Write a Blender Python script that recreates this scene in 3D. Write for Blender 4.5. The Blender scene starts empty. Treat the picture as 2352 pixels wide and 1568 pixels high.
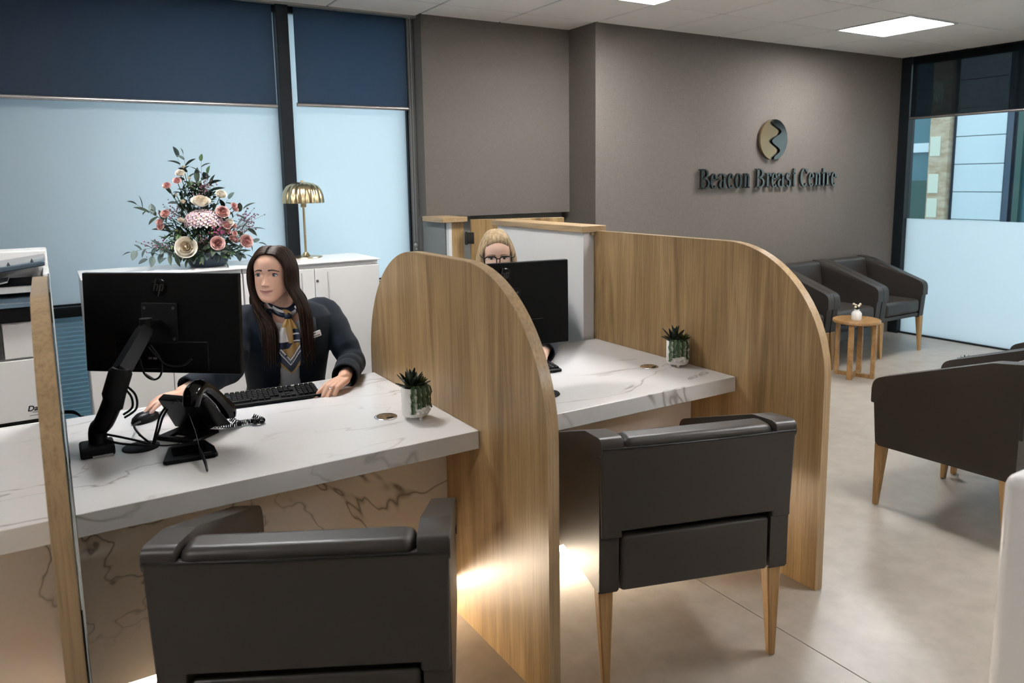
import bpy, bmesh, math, random
from mathutils import Vector, Matrix, Quaternion
PI = math.pi
sc = bpy.context.scene
COL = sc.collection

# ------------------------------------------------------------------ camera
cam_d = bpy.data.cameras.new('camera')
cam = bpy.data.objects.new('camera', cam_d)
COL.objects.link(cam)
R_ = Vector((0.85232338, -0.52278843, -0.01539884))
U_ = Vector((0.08761987, 0.1137001, 0.9896439))
F_ = Vector((0.51562353, 0.84484587, -0.14271591))
cam.matrix_world = Matrix(((R_.x, U_.x, -F_.x, 0), (R_.y, U_.y, -F_.y, 0), (R_.z, U_.z, -F_.z, 1.55), (0, 0, 0, 1)))
cam_d.sensor_width = 36.0
cam_d.sensor_fit = 'HORIZONTAL'
cam_d.lens = 1743.32 / 2352 * 36
cam_d.shift_y = -(784 - 664.25) / 2352
cam_d.clip_start = 0.02
cam_d.dof.use_dof = True
cam_d.dof.focus_distance = 3.3
cam_d.dof.aperture_fstop = 4.5
sc.camera = cam

# ------------------------------------------------------------------ world, view
w = bpy.data.worlds.new('overcast_sky')
sc.world = w
w.use_nodes = True
bg = w.node_tree.nodes['Background']
bg.inputs[0].default_value = (0.615, 0.775, 0.86, 1)
SKY = 0.94
bg.inputs[1].default_value = SKY
PANEL = 25.0      # ceiling light panels
LED = 27.0        # plinth strips under the desks
vs = sc.view_settings
vs.view_transform = 'Standard'
vs.look = 'None'
vs.exposure = 1.45
vs.gamma = 1.0
vs.use_curve_mapping = False
try:
    sc.cycles.use_denoising = True
    sc.cycles.max_bounces = 10
    sc.cycles.diffuse_bounces = 5
    sc.cycles.glossy_bounces = 4
    sc.cycles.transparent_max_bounces = 12
    sc.cycles.sample_clamp_indirect = 6.0
    sc.cycles.caustics_reflective = False
    sc.cycles.caustics_refractive = False
except Exception:
    pass

# ------------------------------------------------------------------ helpers
def S(r, g=None, b=None):
    if g is None:
        g = b = r
    f = lambda v: ((v / 255 + 0.055) / 1.055) ** 2.4 if v > 10 else v / 255 / 12.92
    return (f(r), f(g), f(b), 1)

MATS = {}
def mat(name, col=(0.5, 0.5, 0.5, 1), rough=0.5, metal=0.0, spec=0.5, coat=0.0, emis=None, es=0, sheen=0):
    m = bpy.data.materials.new(name)
    m.use_nodes = True
    p = m.node_tree.nodes['Principled BSDF']
    if len(col) == 3:
        col = (*col, 1)
    p.inputs['Base Color'].default_value = col
    p.inputs['Roughness'].default_value = rough
    p.inputs['Metallic'].default_value = metal
    p.inputs['Specular IOR Level'].default_value = spec
    p.inputs['Coat Weight'].default_value = coat
    p.inputs['Sheen Weight'].default_value = sheen
    if emis:
        p.inputs['Emission Color'].default_value = emis
        p.inputs['Emission Strength'].default_value = es
    MATS[name] = m
    return m

class NT:
    def __init__(s, m):
        s.t = m.node_tree; s.p = s.t.nodes.get('Principled BSDF')
    def n(s, typ, **kw):
        nd = s.t.nodes.new(typ)
        for k, v in kw.items():
            if k.startswith('i_'):
                nd.inputs[k[2:].replace('_', ' ')].default_value = v
            else:
                setattr(nd, k, v)
        return nd
    def l(s, a, b):
        s.t.links.new(a, b)
    def coords(s, scale=(1, 1, 1), rot=(0, 0, 0), loc=(0, 0, 0)):
        tc = s.n('ShaderNodeTexCoord'); mp = s.n('ShaderNodeMapping')
        mp.inputs['Scale'].default_value = scale; mp.inputs['Rotation'].default_value = rot
        mp.inputs['Location'].default_value = loc
        s.l(tc.outputs['Object'], mp.inputs['Vector'])
        return mp.outputs[0]
    def noise(s, vec, scale=5, detail=4, rough=.5, dist=0):
        nd = s.n('ShaderNodeTexNoise')
        nd.inputs['Scale'].default_value = scale; nd.inputs['Detail'].default_value = detail
        nd.inputs['Roughness'].default_value = rough; nd.inputs['Distortion'].default_value = dist
        s.l(vec, nd.inputs['Vector'])
        return nd.outputs['Fac']
    def ramp(s, fac, stops, interp='LINEAR'):
        nd = s.n('ShaderNodeValToRGB'); cr = nd.color_ramp; cr.interpolation = interp
        while len(cr.elements) < len(stops):
            cr.elements.new(.5)
        for e, (p_, c) in zip(cr.elements, stops):
            e.position = p_; e.color = c if len(c) == 4 else (*c, 1)
        s.l(fac, nd.inputs[0])
        return nd.outputs[0]
    def mix(s, fac, a, b, mode='MIX'):
        nd = s.n('ShaderNodeMix', data_type='RGBA', blend_type=mode)
        for sock, v in ((nd.inputs[0], fac), (nd.inputs[6], a), (nd.inputs[7], b)):
            if hasattr(v, 'is_output'):
                s.l(v, sock)
            else:
                sock.default_value = v
        return nd.outputs[2]
    def math(s, op, a, b=0):
        nd = s.n('ShaderNodeMath', operation=op)
        for sock, v in ((nd.inputs[0], a), (nd.inputs[1], b)):
            if hasattr(v, 'is_output'):
                s.l(v, sock)
            else:
                sock.default_value = v
        return nd.outputs[0]
    def bump(s, h, strength=.2, dist=.002):
        nd = s.n('ShaderNodeBump'); nd.inputs['Strength'].default_value = strength
        nd.inputs['Distance'].default_value = dist
        s.l(h, nd.inputs['Height']); s.l(nd.outputs[0], s.p.inputs['Normal'])
    def color(s, c):
        s.l(c, s.p.inputs['Base Color'])

def oak(name, axis='z', dark=(0.178, 0.106, 0.044), mid=(0.318, 0.203, 0.090), lite=(0.435, 0.292, 0.142), rough=.38):
    m = mat(name, rough=rough, spec=.45)
    t = NT(m)
    sc_ = {'z': (7, 7, .55), 'x': (.55, 7, 7), 'y': (7, .55, 7)}[axis]
    v = t.coords(sc_)
    a = t.noise(v, 1.6, 8, .55, 1.1)
    f2 = {'z': (75, 75, 2.4), 'x': (2.4, 75, 75), 'y': (75, 2.4, 75)}[axis]
    b = t.noise(t.coords(f2), 1.5, 6, .65, .4)
    c = t.ramp(a, [(.28, dark), (.47, mid), (.68, lite)])
    g = t.ramp(b, [(.25, (.52, .50, .48)), (.55, (1, 1, 1)), (.8, (1.12, 1.1, 1.08))])
    t.color(t.mix(.8, c, g, 'MULTIPLY'))
    t.bump(b, .12, .001)
    return m

def marble(name, base=(.80, .785, .775), rough=.28, off=(0, 0, 0), m0=.42, rot=(.3, .2, .35), dk=.40, sc_=1.5):
    m = mat(name, rough=rough, spec=.5)
    t = NT(m)
    v = t.coords((1, 1.9, 1), rot=rot, loc=off)
    n1 = t.noise(v, sc_, 4, .52, .6)
    l1 = t.math('ABSOLUTE', t.math('SUBTRACT', n1, .5))
    veins = t.ramp(l1, [(0, (dk, dk * .95, dk * .9)), (.0035, (.68, .66, .64)), (.010, (1, 1, 1))])
    mask = t.ramp(t.noise(t.coords((1, 1, 1), loc=(3, 1, 7)), 1.3, 3, .5, 0), [(m0, (0, 0, 0)), (m0 + .16, (.9, .9, .9))])
    c = t.mix(mask, (1, 1, 1, 1), veins)
    n2 = t.noise(t.coords((1.0, 1.9, 1.4), loc=(9, 4, 2)), 2.0, 7, .6, .7)
    l2 = t.math('ABSOLUTE', t.math('SUBTRACT', n2, .48))
    v2 = t.ramp(l2, [(0, (.74, .72, .70)), (.006, (1, 1, 1))])
    mask2 = t.ramp(t.noise(t.coords(loc=(5, 5, 5)), 2.0, 3), [(.55, (0, 0, 0)), (.68, (.8, .8, .8))])
    c = t.mix(1.0, c, t.mix(mask2, (1, 1, 1, 1), v2), 'MULTIPLY')
    cloud = t.ramp(t.noise(t.coords(), 1.8, 5), [(.3, (.93, .93, .94)), (.7, (1, 1, 1))])
    c = t.mix(1.0, c, cloud, 'MULTIPLY')
    t.color(t.mix(1.0, (*base, 1), c, 'MULTIPLY'))
    return m

def speckle(name, a, b, scale=60, rough=.6, detail=4, bump=0, spec=.4, stretch=(1, 1, 1)):
    m = mat(name, rough=rough, spec=spec)
    t = NT(m)
    n = t.noise(t.coords(stretch), scale, detail, .6)
    t.color(t.ramp(n, [(.32, a), (.68, b)]))
    if bump:
        t.bump(n, bump, .001)
    return m

def translucent(name, col, mixd=.25, rough_col=None, transp=0.0, tcol=(1, 1, 1, 1)):
    m = bpy.data.materials.new(name); m.use_nodes = True
    nt = m.node_tree; nt.nodes.remove(nt.nodes['Principled BSDF'])
    out = nt.nodes['Material Output']
    tr = nt.nodes.new('ShaderNodeBsdfTranslucent'); tr.inputs[0].default_value = (*col, 1)
    df = nt.nodes.new('ShaderNodeBsdfDiffuse'); df.inputs[0].default_value = (*(rough_col or col), 1)
    mx = nt.nodes.new('ShaderNodeMixShader'); mx.inputs[0].default_value = mixd
    nt.links.new(tr.outputs[0], mx.inputs[1]); nt.links.new(df.outputs[0], mx.inputs[2])
    last = mx.outputs[0]
    if transp:
        tp = nt.nodes.new('ShaderNodeBsdfTransparent'); tp.inputs[0].default_value = tcol
        m2 = nt.nodes.new('ShaderNodeMixShader'); m2.inputs[0].default_value = transp
        nt.links.new(last, m2.inputs[1]); nt.links.new(tp.outputs[0], m2.inputs[2]); last = m2.outputs[0]
    nt.links.new(last, out.inputs[0])
    MATS[name] = m
    return m

def clearglass(name, tint=(.93, .97, .97)):
    m = bpy.data.materials.new(name); m.use_nodes = True
    nt = m.node_tree; nt.nodes.remove(nt.nodes['Principled BSDF'])
    out = nt.nodes['Material Output']
    tp = nt.nodes.new('ShaderNodeBsdfTransparent'); tp.inputs[0].default_value = (*tint, 1)
    gl = nt.nodes.new('ShaderNodeBsdfGlossy'); gl.inputs['Roughness'].default_value = .02
    fr = nt.nodes.new('ShaderNodeFresnel'); fr.inputs[0].default_value = 1.45
    mx = nt.nodes.new('ShaderNodeMixShader')
    nt.links.new(fr.outputs[0], mx.inputs[0]); nt.links.new(tp.outputs[0], mx.inputs[1]); nt.links.new(gl.outputs[0], mx.inputs[2])
    nt.links.new(mx.outputs[0], out.inputs[0])
    MATS[name] = m
    return m

def V(*a):
    return Vector(a)

class MB:
    def __init__(s):
        s.bm = bmesh.new()
    def _fin(s, verts, faces, bev, seg, mi, M):
        if bev > 0:
            es = set()
            for f in faces:
                es.update(f.edges)
            old = set(s.bm.faces) - set(faces)
            bmesh.ops.bevel(s.bm, geom=list(es), offset=bev, offset_type='OFFSET', segments=seg, profile=.5, affect='EDGES', clamp_overlap=True)
            faces = [f for f in s.bm.faces if f not in old]
        for f in faces:
            f.material_index = mi
        if M is not None:
            vs_ = set()
            for f in faces:
                vs_.update(f.verts)
            for v in vs_:
                v.co = M @ v.co
        return faces
    def box(s, x0, x1, y0, y1, z0, z1, bev=0, seg=2, mi=0, M=None):
        c = [(x0, y0, z0), (x1, y0, z0), (x1, y1, z0), (x0, y1, z0), (x0, y0, z1), (x1, y0, z1), (x1, y1, z1), (x0, y1, z1)]
        v = [s.bm.verts.new(p) for p in c]
        F = [s.bm.faces.new([v[i] for i in q]) for q in ((0, 3, 2, 1), (4, 5, 6, 7), (0, 1, 5, 4), (1, 2, 6, 5), (2, 3, 7, 6), (3, 0, 4, 7))]
        return s._fin(v, F, bev, seg, mi, M)
    def hexa(s, pts, bev=0, seg=2, mi=0, M=None):
        v = [s.bm.verts.new(p) for p in pts]
        F = [s.bm.faces.new([v[i] for i in q]) for q in ((0, 3, 2, 1), (4, 5, 6, 7), (0, 1, 5, 4), (1, 2, 6, 5), (2, 3, 7, 6), (3, 0, 4, 7))]
        return s._fin(v, F, bev, seg, mi, M)
    def prism(s, pts, axis, a0, a1, bev=0, seg=2, mi=0, M=None):
        def mk(p, a):
            return {'x': (a, p[0], p[1]), 'y': (p[0], a, p[1]), 'z': (p[0], p[1], a)}[axis]
        A = [s.bm.verts.new(mk(p, a0)) for p in pts]
        B = [s.bm.verts.new(mk(p, a1)) for p in pts]
        n = len(pts); F = [s.bm.faces.new(A[::-1]), s.bm.faces.new(B)]
        side = []
        for i in range(n):
            side.append(s.bm.faces.new((A[i], A[(i + 1) % n], B[(i + 1) % n], B[i])))
        if bev > 0:
            es = set(F[0].edges) | set(F[1].edges)
            old = set(s.bm.faces) - set(F) - set(side)
            bmesh.ops.bevel(s.bm, geom=list(es), offset=bev, offset_type='OFFSET', segments=seg, profile=.5, affect='EDGES', clamp_overlap=True)
            F = [f for f in s.bm.faces if f not in old]; side = []
        bmesh.ops.recalc_face_normals(s.bm, faces=F + side)
        return s._fin(None, F + side, 0, 0, mi, M)
    def tube(s, pts, r, n=8, mi=0, cap=True, closed=False, flat=1.0, up=None, M=None, sub=1):
        P = [Vector(p) for p in pts]
        k = len(P); rings = []
        rr = r if isinstance(r, (list, tuple)) else [r] * k
        if 3 <= k <= 12 and not closed and sub > 1:
            Q, q2 = [], []
            for i in range(k - 1):
                a, b_, c, d = P[max(i - 1, 0)], P[i], P[i + 1], P[min(i + 2, k - 1)]
                for j in range(sub):
                    f = j / sub
                    Q.append(.5 * ((2 * b_) + (c - a) * f + (2 * a - 5 * b_ + 4 * c - d) * f * f + (3 * b_ - a - 3 * c + d) * f ** 3))
                    q2.append(rr[i] * (1 - f) + rr[i + 1] * f)
            P = Q + [P[-1]]; rr = q2 + [rr[-1]]; k = len(P)
        prev = None; faces = []
        for i in range(k):
            if closed:
                d = P[(i + 1) % k] - P[i - 1]
            else:
                d = P[min(i + 1, k - 1)] - P[max(i - 1, 0)]
            d = d.normalized() if d.length > 1e-9 else Vector((0, 0, 1))
            if prev is None:
                a = Vector(up) if up else (Vector((0, 0, 1)) if abs(d.z) < .9 else Vector((1, 0, 0)))
            else:
                a = prev
            a = (a - d * a.dot(d))
            a = a.normalized() if a.length > 1e-6 else d.orthogonal().normalized()
            prev = a; b = d.cross(a)
            rings.append([s.bm.verts.new(P[i] + (a * math.cos(t) * flat + b * math.sin(t)) * rr[i]) for t in [2 * PI * j / n for j in range(n)]])
        rng = range(k) if closed else range(k - 1)
        for i in rng:
            A, B = rings[i], rings[(i + 1) % k]
            for j in range(n):
                faces.append(s.bm.faces.new((A[j], A[(j + 1) % n], B[(j + 1) % n], B[j])))
        if cap and not closed:
            faces.append(s.bm.faces.new(rings[0][::-1])); faces.append(s.bm.faces.new(rings[-1]))
        return s._fin(None, faces, 0, 0, mi, M)
    def lathe(s, prof, n=32, mi=0, M=None, sx=1, sy=1, ribs=0, ramp=0):
        rings = []; faces = []
        for (r, z) in prof:
            if r < 1e-6:
                rings.append([s.bm.verts.new((0, 0, z))])
            else:
                rings.append([s.bm.verts.new((r * (1 + ramp * math.cos(ribs * t)) * math.cos(t) * sx, r * (1 + ramp * math.cos(ribs * t)) * math.sin(t) * sy, z)) for t in [2 * PI * j / n for j in range(n)]])
        for A, B in zip(rings, rings[1:]):
            for j in range(n):
                a = A[j % len(A)]; b = A[(j + 1) % len(A)]; c = B[(j + 1) % len(B)]; d = B[j % len(B)]
                q = []
                for x in (a, b, c, d):
                    if x not in q:
                        q.append(x)
                if len(q) >= 3:
                    faces.append(s.bm.faces.new(q))
        return s._fin(None, faces, 0, 0, mi, M)
    def sphere(s, c, r, n=12, mi=0, sx=1, sy=1, sz=1):
        M = Matrix.Translation(c) @ Matrix.Diagonal((sx, sy, sz, 1))
        prof = [(r * math.sin(PI * i / n), -r * math.cos(PI * i / n)) for i in range(n + 1)]
        prof[0] = (0, -r); prof[-1] = (0, r)
        return s.lathe(prof, n * 2, mi, M)
    def grid(s, fn, nu, nv, mi=0, mfn=None, wrapu=False):
        g = [[s.bm.verts.new(fn(i / nu, j / nv)) for j in range(nv + 1)] for i in range(nu if wrapu else nu + 1)]
        faces = []
        for i in range(nu):
            i2 = (i + 1) % nu if wrapu else i + 1
            for j in range(nv):
                f = s.bm.faces.new((g[i][j], g[i2][j], g[i2][j + 1], g[i][j + 1]))
                f.material_index = mfn((i + .5) / nu, (j + .5) / nv) if mfn else mi
                faces.append(f)
        return faces
    def mesh(s, name, smooth=None, norm=False):
        if norm:
            bmesh.ops.recalc_face_normals(s.bm, faces=s.bm.faces)
        me = bpy.data.meshes.new(name); s.bm.to_mesh(me); s.bm.free()
        if smooth is not None:
            for p in me.polygons:
                p.use_smooth = True
            if smooth < 180:
                me.set_sharp_from_angle(angle=math.radians(smooth))
        return me
    def build(s, name, m, parent=None, smooth=None, wn=False, loc=None, norm=False):
        return obj(name, s.mesh(name, 180 if (wn and smooth is None) else smooth, norm), m, parent, wn, loc)

def obj(name, me, m, parent=None, wn=False, loc=None):
    ms = m if isinstance(m, (list, tuple)) else [m]
    if len(me.materials) == 0:
        for x in ms:
            me.materials.append(MATS[x] if isinstance(x, str) else x)
    o = bpy.data.objects.new(name, me); COL.objects.link(o)
    if parent:
        o.parent = parent
    if loc:
        o.location = loc
    if wn:
        md = o.modifiers.new('wn', 'WEIGHTED_NORMAL'); md.keep_sharp = True; md.weight = 90
    return o

def tag(o, label, cat, group=None):
    o['label'] = label; o['category'] = cat
    if group:
        o['group'] = group
    return o
def struct(o, label=None):
    o['kind'] = 'structure'
    if label:
        o['label'] = label
    return o
def thing(name, label, cat, loc=(0, 0, 0), rz=0, group=None):
    o = bpy.data.objects.new(name, None); COL.objects.link(o)
    o.empty_display_size = .1; o.location = loc; o.rotation_euler = (0, 0, rz)
    return tag(o, label, cat, group)
def copy_tree(o, parent=None):
    c = o.copy(); COL.objects.link(c)
    if parent is not None:
        c.parent = parent
    for ch in list(o.children):
        copy_tree(ch, c)
    return c
def text_mesh(body, size, extrude=.0005, shear=0, align='CENTER', bold=0):
    cu = bpy.data.curves.new('t', 'FONT'); cu.body = body; cu.size = size; cu.extrude = extrude
    cu.align_x = align; cu.align_y = 'CENTER'; cu.shear = shear; cu.offset = bold; cu.resolution_u = 4
    o = bpy.data.objects.new('t', cu); COL.objects.link(o)
    dg = bpy.context.evaluated_depsgraph_get()
    me = bpy.data.meshes.new_from_object(o.evaluated_get(dg))
    me.materials.clear()
    bpy.data.objects.remove(o); bpy.data.curves.remove(cu)
    return me

# ------------------------------------------------------------------ materials
oak('oak_panel', 'z')
oak('oak_edge_z', 'z', (.33, .225, .12), (.38, .262, .143), (.43, .30, .168), .30)
oak('oak_cap_y', 'y', (.30, .20, .10), (.37, .25, .13), (.43, .30, .165), .42)
oak('oak_leg', 'z', (.33, .19, .07), (.45, .27, .11), (.55, .35, .16), .4)
oak('oak_table', 'x', (.26, .135, .045), (.36, .20, .075), (.44, .26, .11), .4)
marble('marble')
marble('marble_knee', (.78, .75, .72), .3, (2.3, .7, 1.9), .36, (.2, .9, .1), .22, 1.9)
m = speckle('floor_vinyl', (.37, .330, .285), (.46, .42, .37), 9, .36, 8, 0, .7)
m = speckle('ceiling_tile', (.80, .785, .76), (.86, .845, .82), 160, .9, 3, .15, .1)
mat('tbar', S(150, 148, 144), .6)
mat('white_paint', (.72, .71, .70, 1), .55)
mat('white_laminate', (.76, .745, .73, 1), .4)
mat('white_gloss', (.78, .76, .75, 1), .25)
mat('white_ceramic', (.82, .80, .77, 1), .3)
mat('room_paint', (.48, .46, .44, 1), .7)
# woven wall covering
m = mat('wallcover', rough=.75, spec=.25); t = NT(m)
hn = t.noise(t.coords((420, 420, 30)), 1.0, 3, .6); vn = t.noise(t.coords((30, 30, 420)), 1.0, 3, .6)
wv = t.math('MULTIPLY', t.math('ADD', hn, vn), .5)
t.color(t.ramp(wv, [(.36, (.122, .107, .095)), (.62, (.158, .139, .124))])); t.bump(wv, .35, .0015)
mat('grey_paint', (.20, .205, .20, 1), .65)
mat('frame_dark', (.006, .009, .013, 1), .45, spec=.3)
mat('frame_black', (.003, .0035, .004, 1), .5, spec=.25)
translucent('frosted', (.86, .90, .92), .15, (.7, .78, .8))
translucent('frosted_strip', (.72, .86, .92), .3, (.42, .56, .62))
translucent('blind_fabric', (.30, .40, .52), .45, (.055, .066, .078), .02)
translucent('blind_screen', (.02, .03, .04), .6, (.020, .024, .028), .16)
clearglass('glass_clear')
mat('acrylic_edge', (.62, .70, .72, 1), .2)
mat('alu', S(175, 172, 170), .35, .9)
mat('handle_grey', (.50, .49, .48, 1), .4)
mat('chrome', (.78, .78, .78, 1), .06, 1.0)
mat('polished_steel', (.13, .125, .115, 1), .16, 1.0)
mat('steel_tan_reflection', (.42, .30, .175, 1), .34, 1.0)  # tan of a reflection put into the metal colour of the left emblem half
mat('brass', (.56, .44, .26, 1), .26, 1.0)
m = mat('leather', (.036, .030, .026, 1), .42, spec=.4); t = NT(m)
nn = t.noise(t.coords(), 240, 4, .6); t.bump(nn, .12, .001)
mat('leather_seam', (.004, .0036, .003, 1), .55)
mat('black_plastic', (.0022, .0022, .0024, 1), .42, spec=.16)
mat('black_matte', (.003, .003, .0033, 1), .55, spec=.2)
mat('black_gloss', (.002, .002, .0025, 1), .12, spec=.3)
mat('dark_grey', (.06, .06, .062, 1), .4)
mat('logo_grey', (.018, .018, .019, 1), .35)
mat('key_black', (.004, .004, .0045, 1), .5, spec=.25)
mat('cable_black', (.003, .003, .003, 1), .45, spec=.25)
mat('cable_grey', (.25, .25, .25, 1), .5)
mat('panel_light', (1, 1, 1, 1), .5, emis=(.985, 1, 1.03, 1), es=PANEL)
mat('led_strip', (1, .9, .8, 1), .5, emis=(1, .83, .62, 1), es=LED)
mat('leaf_dark', (.018, .032, .018, 1), .5)
mat('leaf_green', (.055, .11, .040, 1), .5)
mat('leaf_lime', (.13, .16, .05, 1), .5)
mat('leaf_euc', (.040, .062, .038, 1), .55)
mat('leaf_blue', (.075, .11, .10, 1), .55)
mat('stem_green', (.06, .08, .035, 1), .6)
mat('soil', (.012, .009, .007, 1), .9)
# ================================================================== SETTING
ZC = 2.63
XL, XR, YF, YB = -3.4, 7.08, -3.0, 4.84
# floor: screed with vinyl sheets laid side by side
b = MB(); b.box(XL - .2, XR + .2, YF - .2, YB + .3, -.12, -.004)
floor = struct(b.build('floor', 'floor_vinyl'), 'light beige mottled vinyl floor')
for x0 in (-3.96, -1.96, .04, 2.04, 4.04, 6.04):
    b = MB(); b.box(max(x0 + .0015, XL), min(x0 + 1.9985, XR), YF, YB, -.004, 0, .001, 1)
    b.build('vinyl_sheet', 'floor_vinyl', floor)
# ceiling: grid of bars, tiles are parts, light panels are things
b = MB(); b.box(XL - .2, XR + .2, YF - .2, YB + .3, ZC + .02, ZC + .12)
ceiling = struct(b.build('ceiling', 'tbar'), 'suspended ceiling of pale grey square tiles')
gx = [-3.2 + .6 * i for i in range(18)]          # lines at 2.8, 3.4 ...
gy = [-2.81 + .6 * i for i in range(13)]         # lines at 3.19, 3.79, 4.39
LX = [-2.0, .4, 2.8, 5.2]; LY = [-1.61, .79, 3.19]
lights = [(x, y) for x in LX for y in LY if (x, y) not in ((.4, .79), (.4, -1.61), (-2.0, -1.61))]
tile_me = {}
b = MB()
for x in gx:
    b.box(x - .012, x + .012, YF, YB, ZC + .006, ZC + .02)
for y in gy:
    b.box(XL, XR, y - .012, y + .012, ZC + .006, ZC + .02)
b.build('grid_bars', 'tbar', ceiling)
for i, x in enumerate([gx[0] - .6] + gx):
    for j, y in enumerate([gy[0] - .6] + gy):
        if any(abs(x - a) < .01 and abs(y - c) < .01 for a, c in lights):
            continue
        x0, x1, y0, y1 = max(x + .0065, XL), min(x + .5935, XR), max(y + .0065, YF), min(y + .5935, YB)
        if x1 - x0 < .02 or y1 - y0 < .02:
            continue
        if x0 < 2.2 and y1 > 4.82:
            y1 = 4.78
        if x0 > 3.3 and y0 > 4.37:
            continue
        key = (round(x1 - x0, 3), round(y1 - y0, 3))
        if key not in tile_me:
            b = MB(); b.box(0, key[0], 0, key[1], 0, .012, .003, 1)
            tile_me[key] = b.mesh('tile')
        obj('tile', tile_me[key], 'ceiling_tile', ceiling, loc=(x0, y0, ZC))
# light panels
for k, (x, y) in enumerate(sorted(lights)):
    nm = {(-2.0, 3.19): 'square ceiling light panel left of the photo above the printer side', (-2.0, .79): 'square ceiling light panel left of the camera', (.4, 3.19): 'square ceiling light panel above the dark-haired receptionist', (2.8, .79): 'square ceiling light panel between the dividers and the side-on armchair', (5.2, .79): 'square ceiling light panel by the unseen end of the right window', (2.8, -1.61): 'square ceiling light panel behind the camera', (5.2, -1.61): 'square ceiling light panel in the unseen right rear corner',
          (5.2, 3.19): 'square white light panel glowing in the ceiling near the lettered wall',
          (2.8, 3.19): 'square white light panel at the top edge of the photo'}.get((x, y))
    t = thing('ceiling_light', nm or 'square ceiling light panel outside the photograph', 'light', (x + .3, y + .3, ZC), 0, 'ceiling light panels')
    b = MB()
    for q in ((-.296, .296, -.296, -.278), (-.296, .296, .278, .296), (-.296, -.278, -.278, .278), (.278, .296, -.278, .278)):
        b.box(*q, -.006, .030, .002, 1)
    b.build('frame', 'white_gloss', t)
    b = MB(); b.box(-.278, .278, -.278, .278, 0.020, .030)
    b.build('diffuser', 'panel_light', t)

# ---- walls
b = MB(); b.box(2.20, 3.39, 4.70, 5.0, 1.305, ZC + .05)
struct(b.build('wall_back_left', 'wallcover'), 'brown grey woven wall beside the frosted window')
b = MB(); b.box(2.20, 3.39, 4.80, 5.0, 0, 1.305)
struct(b.build('wall_back_lower', 'grey_paint'), 'plain grey painted lower wall behind the oak gate')
b = MB(); b.box(3.39, XR, 4.38, 5.0, 0, ZC + .05)
struct(b.build('wall_back_right', 'wallcover'), 'brown grey woven wall carrying the metal sign')
b = MB(); b.box(XL - .2, XR + .2, YF - .2, YF, 0, ZC + .1)
struct(b.build('wall_front', 'room_paint'), 'plain pale wall behind the camera')
b = MB(); b.box(XL - .2, XL, YF - .2, YB + .2, 0, ZC + .1)
struct(b.build('wall_left', 'room_paint'), 'plain pale wall on the far left')
b = MB(); b.box(XR, XR + .2, YF - .2, .6, 0, ZC + .1)
struct(b.build('wall_right', 'room_paint'), 'plain pale wall beyond the right window')
b = MB(); b.box(XL - .1, 2.25, 4.765, 4.86, ZC - .012, ZC + .012)
struct(b.build('trim_1', 'tbar'), 'pale edge trim of the ceiling above the long window')
b = MB(); b.box(3.395, XR - .12, 4.366, 4.38, 0, .08, .003, 1)
struct(b.build('baseboard_back', 'grey_paint'), 'grey skirting board below the lettered wall')

# ---- long window on the left (window_1)
win = struct(bpy.data.objects.new('window_1', None), 'long frosted window behind the reception desks'); COL.objects.link(win)
b = MB()
b.box(1.286, 1.361, 4.79, 4.92, 0, ZC, .003, 1)
b.build('mullion', 'frame_dark', win)
b = MB(); b.box(2.138, 2.150, 4.83, 4.92, 0, ZC); b.build('jamb', 'frame_dark', win)
b = MB(); b.box(2.150, 2.1995, 4.825, 4.95, 0, ZC); b.build('reveal', 'grey_paint', win)
b = MB(); b.box(XL, XL + .05, 4.80, 4.92, 0, ZC); b.build('jamb', 'frame_dark', win)
b = MB(); b.box(XL, 2.138, 4.82, 4.92, 2.58, ZC + .02); b.build('head', 'frame_dark', win)
for x0, x1 in ((XL + .05, 1.286), (1.361, 2.138)):
    b = MB(); b.box(x0, x1, 4.825, 4.90, .832, .885, .002, 1); b.build('transom', 'frame_black', win)
    b = MB(); b.box(x0, x1, 4.835, 4.87, .893, .903); b.build('transom_bead', 'frame_black', win)
    b = MB(); b.box(x0, x1, 4.855, 4.861, .885, 2.60); b.build('pane', 'frosted', win)
    b = MB(); b.box(x0, x1, 4.86, 4.866, .02, .832); b.build('pane', 'frosted_strip', win)
    b = MB(); b.box(x0, x1, 4.825, 4.90, 0, .03); b.build('sill', 'frame_dark', win)
    b = MB(); b.box(0, x1 - x0, 0, .004, 0, .0155); sl = b.mesh('slat')
    z = .04
    while z < .82:
        obj('slat', sl, 'frosted', win, loc=(x0, 4.852, z)); z += .0245

# ---- floor-to-ceiling window on the right (window_2)
win2 = struct(bpy.data.objects.new('window_2', None), 'tall half frosted window on the right'); COL.objects.link(win2)
b = MB(); b.box(7.03, 7.14, 4.28, 4.379, 0, ZC, .003, 1); b.build('jamb', 'frame_dark', win2)
b = MB(); b.box(7.075, 7.14, .6, 4.28, 0, .016, .002, 1); b.build('sill', 'frame_dark', win2)
b = MB(); b.box(7.05, 7.14, .6, 4.28, 2.56, ZC + .02); b.build('head', 'frame_dark', win2)
b = MB(); b.box(7.05, 7.14, .6, .68, 0, ZC); b.build('jamb', 'frame_dark', win2)
b = MB(); b.box(7.05, 7.14, 2.35, 2.42, 0, ZC); b.build('mullion', 'frame_dark', win2)
for y0, y1 in ((.68, 2.35), (2.42, 4.28)):
    b = MB(); b.box(7.092, 7.098, y0, y1, .016, 1.124); b.build('frosted_pane', 'frosted', win2)
    b = MB(); b.box(7.092, 7.098, y0, y1, 1.124, 2.56); b.build('clear_pane', 'glass_clear', win2)

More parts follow.
